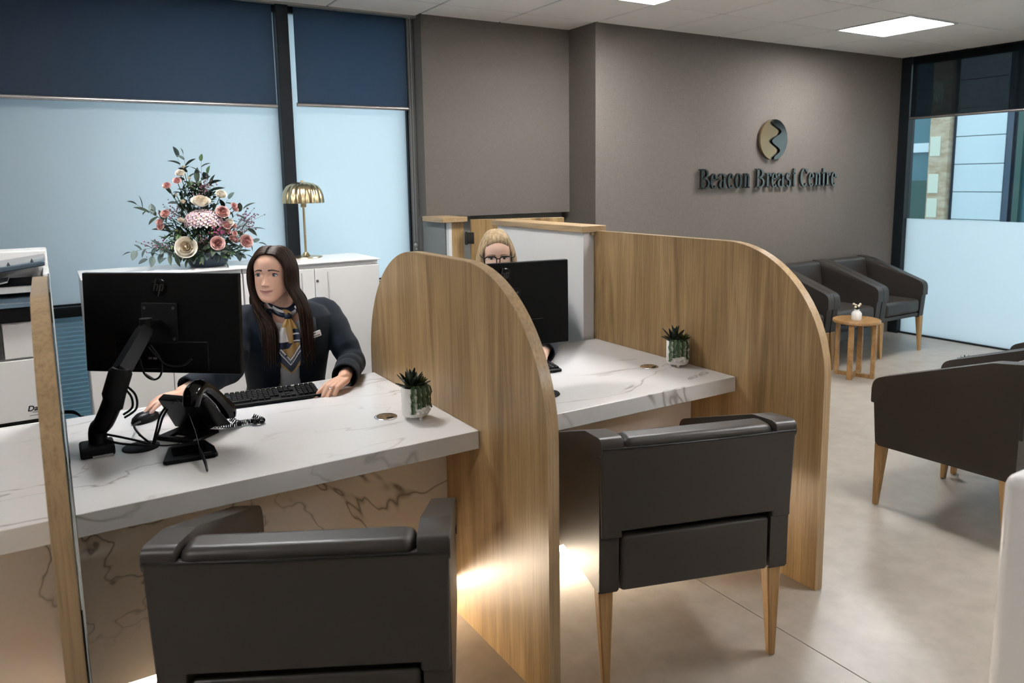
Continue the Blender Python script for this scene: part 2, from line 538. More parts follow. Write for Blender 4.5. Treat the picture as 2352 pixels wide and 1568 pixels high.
# ---- roller blinds
def blind(label, axis, a0, a1, c, zb, zt, fabric, chain=None):
    t = thing('roller_blind', label, 'blind', (0, 0, 0))
    b = MB()
    if axis == 'x':
        b.box(a0, a1, c - .001, c + .001, zb + .012, zt)
    else:
        b.box(c - .001, c + .001, a0, a1, zb + .012, zt)
    b.build('fabric', fabric, t)
    b = MB()
    p0, p1 = ((a0 - .005, c, zb), (a1 + .005, c, zb)) if axis == 'x' else ((c, a0 - .005, zb), (c, a1 + .005, zb))
    b.tube([p0, p1], .0125, 12)
    b.build('bottom_bar', 'alu', t, 60)
    if chain:
        b = MB()
        for dx in (0, .018):
            z = zt
            b.tube([(chain + dx, c - .02, zt), (chain + dx, c - .02, 1.14)], .0022, 5)
        b.sphere((chain + .009, c - .02, 1.12), .014, 6)
        b.sphere((chain + .012, c - .02, 1.09), .008, 5)
        b.build('pull_chain', 'alu', t, 60)
    return t
blind('wide dark blue roller blind over the left part of the long window', 'x', -3.3, 1.262, 4.79, 2.016, 2.612, 'blind_fabric')
blind('narrow dark blue roller blind beside the brown grey wall', 'x', 1.392, 2.128, 4.79, 2.030, 2.612, 'blind_fabric', 2.138)
blind('black see-through screen blind on the right window', 'y', .70, 4.27, 7.04, 2.065, 2.612, 'blind_screen')

# ---- outside, seen above the frosted half of the right window
speckle('brick', (.42, .30, .20), (.62, .52, .40), 5, .8, 5, 0, .2, (1, 1, 3))
mat('pale_panel', (.62, .72, .78, 1), .5)
mat('teal_glass', (.06, .16, .20, 1), .15)
mat('teal_dark', (.03, .085, .075, 1), .3)
mat('blue_frame', (.045, .075, .12, 1), .4)
mat('outdoor_paving', (.42, .45, .46, 1), .8)
mat('cream_stone', (.68, .70, .60, 1), .7)
b = MB(); b.box(-30, 40, -25, 40, -.5, -.13)
struct(b.build('ground_outside', 'outdoor_paving'), 'paving outside the windows')
nb = thing('neighbour_building', 'pale panelled building with a brick pier outside the right window', 'building', (10.5, 0, 0))
b = MB(); b.box(.02, .5, 3.2, 9.5, -.2, 3.5); b.build('core_wall', 'blue_frame', nb)
b = MB(); b.box(0, .64, 0, .356, 0, 0); b.bm.free()
b = MB(); b.box(-.03, .02, 5.075, 5.70, .002, .358, .004, 1); pm = b.mesh('facade_panel')
for k in range(-1, 9):
    obj('facade_panel', pm, 'pale_panel', nb, loc=(0, 0, .205 + .365 * (k)))
b = MB(); b.box(-.10, .02, 5.757, 6.02, -.13, 3.4, .006, 1); pier = b.build('brick_pier', 'brick', nb)
for z in (.95, 1.28, 1.78, 2.5):
    b = MB(); b.box(-.108, -.09, 5.86, 6.0, z, z + .26, .003, 1); b.build('cream_block', 'cream_stone', pier)
b = MB(); b.box(-.04, .02, 4.99, 5.06, -.13, 3.4); b.build('column', 'blue_frame', nb)
b = MB(); b.box(-.06, .02, 4.86, 4.93, -.13, 3.4); b.build('column', 'teal_dark', nb)
b = MB(); b.box(0, .04, 3.3, 4.86, -.13, 3.4); b.build('glazing', 'teal_glass', nb)
b = MB(); b.box(0, .04, 6.05, 9.4, 1.45, 3.4); b.build('glazing', 'teal_glass', nb)
b = MB(); b.box(-.02, .04, 6.05, 9.4, -.13, 1.45); b.build('green_panel', 'teal_dark', nb)
b = MB(); b.box(-.05, .02, 6.05, 9.4, 1.84, 1.965); b.build('ledge', 'pale_panel', nb)
b = MB(); b.box(-8, .55, 5.7, 6.4, -.2, 4.2)  # unseen block, added outside to dim the left panes of the long window
o = b.build('shade_block', 'blue_frame'); tag(o, 'unseen grey block added outside to darken the left of the frosted window', 'building')
# ================================================================== DIVIDERS, DESKS, LOW WALLS
TH = .038
def arch(y0, y1, ztop, r, rear=True):
    pts = [(y0, 0)]
    n = 18
    for i in range(n + 1):
        a = PI - PI / 2 * i / n
        pts.append((y0 + r + r * math.cos(a), ztop - r + r * math.sin(a)))
    if rear:
        for i in range(n + 1):
            a = PI / 2 - PI / 2 * i / n
            pts.append((y1 - r + r * math.cos(a), ztop - r + r * math.sin(a)))
    else:
        pts.append((y1, ztop))
    pts.append((y1, 0))
    return pts
def divider(x0, rear, label, y1=3.062, y0=1.705):
    t = thing('desk_divider', label, 'divider', (x0, 0, 0), 0, 'oak desk dividers')
    pts = arch(y0, y1, 1.29, .48, rear)
    b = MB(); b.prism(pts, 'x', .0004, TH - .0004)
    b.build('panel', 'oak_panel', t)
    # lighter edge banding running round the outline
    b = MB(); bm = b.bm
    rows = []
    k = len(pts)
    for i in range(k):
        p = Vector(pts[i]); a = Vector(pts[max(i - 1, 0)]); c = Vector(pts[min(i + 1, k - 1)])
        d = (c - a).normalized(); nrm = Vector((-d.y, d.x))
        if i in (0, k - 1):
            nrm = Vector((-1, 0)) if i == 0 else Vector((1, 0))
        q = p + nrm * .0012; r_ = p - nrm * .002
        rows.append([bm.verts.new(v) for v in ((0, r_.x, r_.y), (0, q.x, q.y), (TH, q.x, q.y), (TH, r_.x, r_.y))])
    for A, B in zip(rows, rows[1:]):
        for j in range(3):
            bm.faces.new((A[j], A[j + 1], B[j + 1], B[j]))
    b.build('edge_band', 'oak_edge_z', t, 30, norm=True)
    return t
dv = divider(-.048, True, 'oak arched divider with a clear screen, seen edge-on at the left')
scr = arch(1.712, 3.07, 1.298, .48, True)
b = MB(); b.prism(scr, 'x', TH + .001, TH + .0062); gp = b.build('clear_screen', 'glass_clear', dv)
b = MB(); rows = []
for i, p in enumerate(scr):
    a_ = Vector(scr[max(i - 1, 0)]); c_ = Vector(scr[min(i + 1, len(scr) - 1)]); d_ = (c_ - a_).normalized(); q = Vector(p) + Vector((-d_.y, d_.x)) * .0006
    rows.append([b.bm.verts.new((x, q.x, q.y)) for x in (TH + .0045, TH + .0066)])
for A, B in zip(rows, rows[1:]):
    b.bm.faces.new((A[0], A[1], B[1], B[0]))
b.build('screen_edge', 'acrylic_edge', gp)
divider(1.150, True, 'oak arched divider between the two visible desks')
divider(2.350, False, 'oak divider with one rounded corner joined to the white low wall', 3.05, 1.692)

def bay(x0, x1, labels):
    o = None
    b = MB(); b.box(x0 + .001, x1 - .001, 2.103, 3.032, .678, .74, .0025, 2)
    o = b.build('marble_worktop', 'marble', wn=True); tag(o, labels[0], 'worktop', 'marble worktops')
    t = thing('knee_panel', labels[1], 'panel', (0, 0, 0), 0, 'marble knee panels')
    b = MB(); b.box(x0 + .001, x1 - .001, 2.352, 2.372, .10, .677); b.build('marble_face', 'marble_knee', t)
    b = MB(); b.box(x0 + .001, x1 - .001, 2.372, 2.44, .085, .12); b.box(x0 + .001, x1 - .001, 2.43, 2.45, 0, .12)
    b.build('plinth', 'white_paint', t)
    b = MB(); b.box(x0 + .02, x1 - .02, 2.424, 2.4295, .030, .060); b.build('light_strip', 'led_strip', t)
bay(-1.25, -.048, ('white marble worktop left of the edge-on divider', 'marble knee panel left of the edge-on divider'))
bay(-.003, 1.150, ('white marble worktop carrying the phone and dark screen with arm', 'marble knee panel under the nearest desk with glowing foot'))
bay(1.188, 2.350, ('white marble worktop between the arched and single-corner dividers', 'marble knee panel behind the chair with visible wooden legs'))

# low white wall with oak cap, joined to the last divider
t = thing('low_wall', 'white low wall with an oak cap behind the second desk', 'low wall', (0, 0, 0))
b = MB(); b.box(2.285, 2.381, 3.051, 3.90, 0, 1.282); b.build('white_body', 'white_paint', t)
b = MB(); b.box(2.262, 2.412, 3.028, 3.93, 1.284, 1.316, .002, 1); b.build('oak_cap', 'oak_cap_y', t)
b = MB(); b.box(2.325, 2.375, 3.036, 3.05, 1.268, 1.283); b.build('oak_lip', 'oak_cap_y', t)
t = thing('low_wall', 'short low wall with an oak cap against the grey wall', 'low wall', (0, 0, 0))
b = MB(); b.box(2.225, 2.247, 4.418, 4.46, 0, 1.282); b.build('white_body', 'white_paint', t)
b = MB(); b.box(2.215, 2.247, 4.46, 4.798, 0, 1.282); b.build('grey_side', 'grey_paint', t)
b = MB(); b.box(2.245, 2.33, 4.415, 4.798, 0, 1.282); b.build('oak_end', 'oak_panel', t)
b = MB(); b.box(2.165, 2.345, 4.385, 4.695, 1.284, 1.316, .002, 1); b.build('oak_cap', 'oak_cap_y', t)
g = thing('swing_gate', 'oak swing gate standing ajar behind the white low wall', 'gate', (2.338, 4.40, 0), -.385)
b = MB(); b.box(.03, .655, -.02, .02, .08, 1.298, .002, 1); b.build('gate_leaf', 'oak_panel', g)
for z in (.25, 1.14):
    b = MB(); b.box(-.012, .05, -.028, -.018, z, z + .075, .002, 1); b.tube([(0, -.03, z - .005), (0, -.03, z + .08)], .008, 8)
    for zz in (z + .015, z + .06):
        b.tube([(.03, -.034, zz), (.03, -.026, zz)], .005, 8)
    b.build('hinge', 'polished_steel', g)

# white rounded counter end, lower right
b = MB(); b.box(1.735, 2.9, .05, .80, 0, .90, .03, 4)
o = b.build('white_counter', 'white_gloss', wn=True); tag(o, 'white rounded counter end in the lower right corner', 'counter')

# ---- storage cabinet under the window
def cabinet(x0, x1, label, lock_right):
    t = thing('storage_cabinet', label, 'cabinet', ((x0 + x1) / 2, 4.43, 0), 0, 'white storage cabinets')
    w_ = (x1 - x0) / 2
    b = MB(); b.box(-w_, w_, -.195, .215, 0, 1.098, .004, 2); b.build('body', 'white_laminate', t, wn=True)
    for s_ in (-1, 1):
        b = MB(); xa, xb = (-w_ + .002, -.0015) if s_ < 0 else (.0015, w_ - .002)
        b.box(xa, xb, -.216, -.196, .05, 1.070, .002, 1); d = b.build('door', 'white_laminate', t)
        hx = -.075 if s_ < 0 else .075
        b = MB(); b.tube([(hx, -.222, .70), (hx, -.222, 1.05)], .004, 6); b.build('handle', 'handle_grey', d)
        if s_ > 0:
            b = MB(); b.lathe([(0, 0), (.0075, 0), (.0075, .006), (0, .006)], 14, M=Matrix.Translation((.014, -.216, 1.0)) @ Matrix.Rotation(PI / 2, 4, 'X'))
            b.build('lock', 'dark_grey', d)
    return t
cabinet(.122, .876, 'white storage cabinet under the flower arrangement', 0)
cabinet(.880, 1.655, 'white storage cabinet with lock under the brass lamp', 1)
b = MB(); b.box(.118, 1.66, 4.205, 4.65, 1.098, 1.106, .002, 1)
o = b.build('cabinet_top', 'white_gloss'); tag(o, 'thin white top running along both storage cabinets', 'worktop')

# ================================================================== ARMCHAIRS
def taper_leg(b, x, y, xt, yt, h, a=.024, c=.0115):
    P = []
    for (px, py, z, s_) in ((x, y, 0, c), (xt, yt, h, a)):
        for dx, dy in ((-1, -1), (1, -1), (1, 1), (-1, 1)):
            P.append((px + dx * s_, py + dy * s_, z))
    b.hexa(P, .004, 1)
def make_armchair():
    t = thing('armchair', '', 'armchair', (0, 0, 0), 0, 'dark leather tub armchairs')
    def rounded(c):
        out = []; k = len(c)
        for i in range(k):
            p = Vector(c[i][:2]); r = c[i][2]; a_ = (Vector(c[i - 1][:2]) - p).normalized(); d_ = (Vector(c[(i + 1) % k][:2]) - p).normalized()
            ang = a_.angle(d_); tl = r / math.tan(ang / 2); s0, s1 = p + a_ * tl, p + d_ * tl
            for j in range(7):
                f = j / 6; out.append(tuple((s0 * (1 - f) ** 2 + p * 2 * f * (1 - f) + s1 * f * f)))
        return out
    side = rounded([(-.314, .312, .008), (.288, .300, .016), (.312, .585, .045), (-.316, .785, .02)])
    pad = rounded([(-.336, .752, .02), (.262, .555, .004), (.300, .50, .004), (.318, .50, .004), (.318, .612, .060), (-.200, .788, .08), (-.340, .806, .026)])
    for s_ in (-1, 1):
        b = MB(); b.prism(side, 'x', .255 * s_, .318 * s_, .010, 3)
        ar = b.build('arm', 'leather', t, wn=True)
        b = MB(); b.prism(pad, 'x', .2505 * s_, .3215 * s_, .024, 5)
        b.build('arm_pad', 'leather', ar, wn=True)
    b = MB()
    b.hexa([(-.25, -.25, .40), (.25, -.25, .40), (.25, -.165, .40), (-.25, -.165, .40), (-.25, -.340, .797), (.25, -.340, .797), (.25, -.238, .797), (-.25, -.238, .797)], .030, 5)
    b.build('backrest', 'leather', t, wn=True)
    b = MB()
    b.hexa([(-.314, -.330, .512), (.314, -.330, .512), (.314, -.306, .512), (-.314, -.306, .512), (-.319, -.338, .772), (.319, -.338, .772), (.319, -.312, .772), (-.319, -.312, .772)], .007, 3)
    b.box(-.314, -.250, -.330, -.306, .492, .53, .006, 2); b.box(.250, .314, -.330, -.306, .492, .53, .006, 2)
    b.build('back_panel', 'leather', t, wn=True)
    b = MB(); b.tube([(-.316, -.337, .773), (0, -.340, .770), (.316, -.337, .773)], .0032, 6, sub=4)
    b.build('piping', 'leather_seam', t, 60)
    b = MB(); b.box(-.2485, .2485, -.318, -.28, .314, .490, .012, 4); b.build('lower_panel', 'leather', t, wn=True)
    b = MB(); b.box(-.249, .249, -.20, .30, .345, .468, .035, 5); b.build('seat', 'leather', t, wn=True)
    b = MB(); b.box(-.249, .249, -.30, .285, .312, .345, .006, 2); b.build('seat_base', 'leather', t, wn=True)
    for sx in (-1, 1):
        for sy in (-1, 1):
            b = MB(); taper_leg(b, .287 * sx, .290 * sy, .288 * sx, .272 * sy, .312); b.build('leg', 'oak_leg', t)
    return t
base_chair = make_armchair()
def chair(loc, rz, label, first=[True]):
    if first[0]:
        c = base_chair; first[0] = False
    else:
        c = copy_tree(base_chair)
    c.location = (loc[0], loc[1], 0); c.rotation_euler = (0, 0, math.radians(rz)); c['label'] = label
    return c
def from_back(x, y, rz):      # centre from the middle of the rear legs
    a = math.radians(rz); return (x - math.sin(a) * .29, y + math.cos(a) * .29)
chair(from_back(1.628, 1.612, -17.5), -17.5, 'dark leather armchair with visible wooden legs at the second desk')
chair((.545, 1.815), -28, 'nearest dark leather armchair, back turned, at the phone desk')
chair((3.53, 1.74), 0, 'dark leather armchair seen side-on at the right edge')
chair((4.20, 1.74), 0, 'dark leather armchair just behind the side-on one')
chair((4.87, 1.74), 0, 'dark leather armchair barely showing at the right edge')
chair((6.203, 4.025), 180, 'dark leather armchair closest to the right window')
chair((5.556, 4.025), 180, 'dark leather armchair in the middle of the wall row, behind side table')
chair((4.909, 4.025), 180, 'dark leather armchair half hidden by the rounded divider')

# ---- round side table
def side_table(x, y, label, k=1.0):
    t = thing('side_table', label, 'table', (x, y, 0), math.radians(20), 'round oak side tables')
    t.scale = (k, k, k)
    b = MB(); b.lathe([(0, .425), (.165, .425), (.172, .43), (.172, .445), (.168, .45), (0, .45)], 48); b.build('top', 'oak_table', t, 40)
    for k in range(4):
        a = PI / 2 * k; M = Matrix.Rotation(a, 4, 'Z')
        b = MB(); b.box(.118, .146, -.019, .019, 0, .425, .002, 1, M=M); b.build('leg', 'oak_table', t)
    for k in range(2):
        M = Matrix.Rotation(PI / 2 * k, 4, 'Z')
        b = MB(); b.box(-.118, .118, -.014, .014, 0, .028, .002, 1, M=M); b.build('cross_bar', 'oak_table', t)
    b = MB()
    for k in range(2):
        b.box(-.125, .125, -.014, .014, .40, .425, M=Matrix.Rotation(PI / 2 * k, 4, 'Z'))
    b.build('top_cross', 'oak_table', t)
side_table(5.25, 3.52, 'round oak side table in front of the armchairs by the lettered wall')
side_table(4.42, 2.27, 'round oak side table hidden behind the side-on armchair', .76)
# ================================================================== ON THE DESKS
ZD = .74
mat('screen_glow', (.01, .01, .012, 1), .15, emis=(.55, .7, 1, 1), es=.6)
def monitor(c, yaw, tilt, W, H, label):
    t = thing('monitor', label, 'monitor', c, 0, 'black flat monitors')
    t.rotation_euler = (-math.radians(tilt), 0, math.radians(yaw))
    b = MB(); b.box(-W / 2, W / 2, 0, .024, -H / 2, H / 2, .004, 2)
    b.box(-W * .30, W * .30, -.004, .004, -H / 2 + .012, -H * .18, .003, 1)
    b.build('shell', 'black_plastic', t, wn=True)
    b = MB(); b.box(-W / 2 + .007, W / 2 - .007, .0235, .0248, -H / 2 + .016, H / 2 - .007); b.build('screen', 'screen_glow', t)
    b = MB(); b.box(-.062, .062, -.006, .002, -.066, .066, .002, 1); pl = b.build('vesa_plate', 'black_matte', t)
    b = MB()
    for sx in (-1, 1):
        for sz in (-1, 1):
            b.tube([(.05 * sx, -.0085, .05 * sz), (.05 * sx, -.004, .05 * sz)], .005, 8)
    b.build('screws', 'dark_grey', pl)
    zl = H / 2 * .714
    b = MB(); b.lathe([(0, 0), (.0285, 0), (.0285, .0015), (.0275, .002), (0, .002)], 40, M=Matrix.Translation((0, 0, zl)) @ Matrix.Rotation(PI / 2, 4, 'X'))
    d = b.build('logo_disc', 'black_gloss', t, 40)
    # the two slanted letters h and p, built from bars
    b = MB()
    sh = .26
    def bar(x0, x1, z0, z1):
        q = lambda x, z: (x + (z) * sh, z)
        b.prism([q(x0, z0), q(x1, z0), q(x1, z1), q(x0, z1)], 'y', -.0030, -.0015)
    bar(-.0165, -.0120, -.0115, .0285); bar(-.0120, -.0030, .0070, .0105); bar(-.0055, -.0010, -.0115, .0075)
    bar(.0030, .0075, -.0285, .0105); bar(.0075, .0150, .0070, .0105); bar(.0130, .0175, -.0085, .0085); bar(.0075, .0150, -.0115, -.0080)
    bm = b.build('logo_letters', 'logo_grey', d, loc=(0, 0, zl))
    for (x, z) in ((-.045, -.118), (-.028, -.118)):
        b = MB(); b.box(x, x + .012, -.0055, -.004, z, z + .007); b.build('port', 'cable_grey', t)
    return t
monitor((.2866, 2.6505, 1.1099), -39.3, 3.3, .54, .325, 'black monitor hiding part of the dark-haired receptionist')
monitor((1.474, 2.467, 1.071), -7.4, .6, .55, .332, 'black monitor in front of the fair-haired woman with glasses')

def arm(pts, head, label):
    A, B, C_, D, E_ = [Vector(p) for p in pts]
    o = A.copy(); o.z = ZD
    t = thing('monitor_mount', label, 'monitor mount', o, 0, 'black monitor mounts')
    L = lambda p: Vector(p) - o
    b = MB(); b.box(-.052, .042, -.05, .045, 0, .034, .008, 2); b.build('desk_clamp', 'black_matte', t, wn=True)
    b = MB(); b.box(-.02, .035, -.0515, -.049, .001, .008); b.build('clamp_plate', 'alu', t)
    b = MB(); b.tube([L((A.x, A.y, ZD + .03)), L((A.x + .002, A.y, ZD + .075)), L(B) + V(.0, 0, .015), L(C_) - V(.004, 0, .02), L(C_)], [.026, .026, .028, .029, .029], 16, sub=4)
    b.build('lower_arm', 'black_plastic', t, 50)
    b = MB(); b.tube([L(C_) - V(.003, 0, .045), L(C_), L(D), L(D) + V(.003, 0, .012)], [.024, .033, .033, .026], 18); b.build('elbow', 'black_matte', t, 50)
    d = (E_ - D)
    b = MB(); b.tube([L(D) - d * .02, L(D) + d * .03, L(D) + d * .9, L(E_)], [.024, .030, .027, .022], 4, up=(-.3, -.9, .5)); b.build('upper_arm', 'black_plastic', t, 20)
    h = Vector(head)
    b = MB(); b.tube([L(E_) - V(0, 0, .022), L(E_) + V(0, 0, .028)], .019, 14); b.tube([L(E_), L(h)], .017, 12)
    b.build('tilt_head', 'black_matte', t, 50)
    b = MB()
    b.tube([L(C_) + V(.028, -.012, .03), L(C_) + V(.055, -.02, -.005), L(C_) + V(.055, -.015, -.05), L(C_) + V(.022, -.005, -.075)], .0035, 6, sub=5)
    b.tube([L(C_) + V(.026, -.012, .02), L(C_) + V(.044, -.02, -.01), L(C_) + V(.044, -.015, -.045), L(C_) + V(.02, -.005, -.065)], .0035, 6, sub=5)
    b.build('cable_loop', 'cable_black', t, 60)
arm([(.078, 2.575, .748), (.097, 2.55, .826), (.128, 2.5, .935), (.15, 2.49, 1.001), (.239, 2.59, 1.112)], (.278, 2.640, 1.108), 'black monitor arm rising beside the edge-on divider')
arm([(1.36, 2.36, .748), (1.37, 2.34, .826), (1.38, 2.29, .935), (1.39, 2.27, 1.0), (1.45, 2.38, 1.07)], (1.468, 2.455, 1.07), 'black monitor arm hidden behind the middle arched divider')

# cable ends hanging below the first monitor
t = thing('monitor_cable', 'black looped cables hanging under the nearest monitor', 'cable', (.25, 2.59, .96))
b = MB(); b.tube([(-.035, .02, .05), (-.028, .004, .005), (-.005, -.012, -.015), (.016, -.02, -.002), (.022, -.015, .04), (-.005, -.01, .095)], .0032, 8, sub=5); b.build('loop', 'cable_black', t, 60)
b = MB(); b.tube([(-.012, -.012, .09), (.03, -.028, .035), (.075, -.045, .025), (.105, -.06, .045)], .003, 8, sub=5); b.build('loop', 'cable_black', t, 60)
b = MB(); b.tube([(-.026, .003, .003), (-.004, -.013, -.0145)], .0036, 8); b.build('ferrule', 'alu', t, 60)

# cable outlet with cables on the first worktop
t = thing('cable_outlet', 'black round desk outlet with cables running through', 'cable outlet', (.192, 2.556, ZD))
b = MB(); b.lathe([(0, 0), (.054, 0), (.054, .003), (.050, .005), (0, .005)], 40); b.build('cover', 'black_matte', t, 40)
cabs = [[(.03, -.005, .004), (.0, -.01, .022), (-.045, .0, .04), (-.098, .01, .06)], [(.028, -.012, .004), (-.01, -.02, .016), (-.06, -.01, .028), (-.098, .005, .045)],
        [(.034, 0, .004), (.05, .02, .045), (.065, .05, .075), (.085, .06, .10)], [(.036, -.004, .004), (.055, .012, .04), (.072, .045, .07), (.09, .055, .095)],
        [(.03, 0, .004), (.005, .07, .02), (-.005, .13, .035), (.02, .22, .02)], [(.035, -.01, .005), (.06, -.03, .003), (.09, -.045, .004), (.105, -.05, .006)],
        [(.03, .005, .004), (.015, .01, .02), (-.002, .018, .036)]]
for k, p in enumerate(cabs):
    b = MB(); b.tube([Vector(p[0]) * 1, *[Vector(q) for q in p[1:]]], .0036 if k < 5 else .0025, 7, sub=5); b.build('cable', 'cable_black', t, 60)

# desk phone
ph = thing('desk_phone', 'black desk phone with handset and coiled cord', 'phone', (.285, 2.548, ZD), math.radians(-50))
b = MB(); b.box(-.078, .078, 0, .02, 0, .014, .003, 1); b.box(-.078, -.040, .02, .12, 0, .010, .002, 1); b.box(.012, .078, .02, .12, 0, .010, .002, 1); b.box(-.04, .012, .06, .12, 0, .010, .002, 1)
b.build('foot', 'black_plastic', ph)
b = MB(); b.hexa([(-.085, .10, .012), (.05, .10, .012), (.05, .165, .012), (-.085, .165, .012), (-.085, .035, .125), (.05, .035, .125), (.05, .062, .137), (-.085, .062, .137)], .004, 2)
bd = b.build('body', 'black_plastic', ph, wn=True)
b = MB(); b.box(-.07, .03, .115, .135, .012, .05, .003, 1); b.build('socket_block', 'black_matte', bd)
b = MB(); b.hexa([(.045, .09, .03), (.098, .09, .03), (.098, .165, .015), (.045, .165, .015), (.045, .03, .135), (.098, .03, .135), (.098, .055, .142), (.045, .055, .142)], .008, 2); b.build('cradle', 'black_plastic', ph, wn=True)
b = MB()
hp = [(.072, .010, .122), (.072, .022, .158), (.072, .050, .172), (.072, .095, .150), (.072, .140, .105), (.072, .175, .062), (.072, .178, .035)]
b.tube(hp, [.026, .030, .026, .020, .020, .027, .022], 14, up=(1, 0, 0), sub=5); b.build('handset', 'black_gloss', ph, 60)
b = MB(); pts = []
path = [Vector(p) for p in ((.085, .172, .030), (.100, .19, .012), (.115, .215, .009), (.135, .225, .010), (.150, .215, .012), (.160, .235, .011), (.145, .25, .010), (.12, .24, .022))]
def along(P, u):
    u *= len(P) - 1; i = min(int(u), len(P) - 2); f = u - i
    a, b_, c, d = P[max(i - 1, 0)], P[i], P[i + 1], P[min(i + 2, len(P) - 1)]
    return .5 * ((2 * b_) + (c - a) * f + (2 * a - 5 * b_ + 4 * c - d) * f * f + (3 * b_ - a - 3 * c + d) * f ** 3)
N = 420
for i in range(N):
    u = i / (N - 1); c = along(path, u); d = (along(path, min(u + .01, 1)) - along(path, max(u - .01, 0))).normalized()
    a = d.orthogonal().normalized(); e = d.cross(a); ph_ = u * 2 * PI * 34
    pts.append(c + (a * math.cos(ph_) + e * math.sin(ph_)) * .0075 + V(0, 0, .002))
b.tube(pts, .0016, 5); b.build('coiled_cord', 'cable_black', ph, 70)
b = MB(); pts = []
path = [Vector(p) for p in ((.02, .125, .02), (.06, .15, .012), (.095, .165, .012), (.11, .19, .012))]
for i in range(160):
    u = i / 159; c = along(path, u); d = (along(path, min(u + .01, 1)) - along(path, max(u - .01, 0))).normalized()
    a = d.orthogonal().normalized(); e = d.cross(a); ph_ = u * 2 * PI * 16
    pts.append(c + (a * math.cos(ph_) + e * math.sin(ph_)) * .007)
b.tube(pts, .0016, 5); b.build('coiled_cord', 'cable_black', ph, 70)

# signature pad and stylus
sp = thing('signature_pad', 'flat black signature pad lying in front of the desk phone', 'signature pad', (.318, 2.405, ZD), math.radians(-3))
b = MB(); b.prism([(-.078, -.070), (.055, -.075), (.066, -.066), (.064, .0), (.048, .078), (.03, .082), (-.01, .072), (-.045, .078), (-.062, .060), (-.085, -.06)], 'z', 0, .013, .004, 3)
b.build('body', 'black_plastic', sp, wn=True)
b = MB(); b.box(-.055, .038, -.04, .045, .0125, .0134); b.build('glass', 'black_gloss', sp)
b = MB(); b.box(.028, .05, -.052, -.0495, .0128, .0136); b.build('marking', 'alu', sp)
st = thing('stylus', 'thin black stylus resting across the signature pad', 'stylus', (.335, 2.30, ZD))
b = MB(); b.tube([(.001, .085, .022), (.0, .05, .019), (-.002, -.03, .013), (-.006, -.082, .006), (-.0065, -.088, .004)], [.0028, .0042, .0045, .003, .001], 10); b.build('barrel', 'black_plastic', st, 60)
b = MB(); b.tube([(.001, .085, .022), (0.0, .14, .06), (-.012, .20, .115), (-.03, .25, .135), (-.043, .262, .12)], .0012, 5, sub=5); b.build('tether', 'cable_black', st, 60)

# keyboards: every key a part
def keyboard(loc, rz, label, keys=True):
    t = thing('keyboard', label, 'keyboard', (*loc, ZD), math.radians(rz), 'black keyboards')
    b = MB(); b.hexa([(-.22, -.066, .002), (.22, -.066, .002), (.22, .066, .004), (-.22, .066, .004), (-.22, -.066, .014), (.22, -.066, .014), (.22, .066, .026), (-.22, .066, .026)], .004, 2); b.build('case', 'black_matte', t, wn=True)
    b = MB(); b.box(-.2, -.18, .04, .06, 0, .006); b.box(.18, .2, .04, .06, 0, .006); b.box(-.2, -.18, -.06, -.04, 0, .004); b.box(.18, .2, -.06, -.04, 0, .004); b.build('feet', 'black_matte', t)
    kms = {}
    def key(x, y, wd):
        if wd not in kms:
            b = MB(); h = wd / 2; b.hexa([(-h, -.0078, 0), (h, -.0078, 0), (h, .0078, .0014), (-h, .0078, .0014), (-h + .0018, -.006, .0065), (h - .0018, -.006, .0065), (h - .0018, .006, .0078), (-h + .0018, .006, .0078)])
            kms[wd] = b.mesh('key')
        obj('key', kms[wd], 'key_black', t, loc=(x, y, .0142 + (y + .066) * .0909))
    if keys:
        for r in range(6):
            y = .050 - r * .0185 - (.003 if r else 0)
            x = -.210
            if r < 5:
                n = 15
                for k in range(n):
                    key(x + .0085 + k * .0188, y, .0165)
            else:
                for k, wd in enumerate((.022, .022, .022, .11, .022, .022, .022)):
                    key(x + wd / 2, y, wd - .002); x += wd + .001
            for k in range(3):
                if r not in (3,) and not (r == 4 and k != 1):
                    key(.083 + k * .0188, y, .0165)
            for k in range(4):
                key(.149 + k * .0185, y, .0165)
    return t
keyboard((.625, 2.868), -5.5, 'black keyboard under the dark-haired receptionist\'s hand')
keyboard((1.60, 2.66), -6, 'black keyboard mostly hidden behind the arched divider')

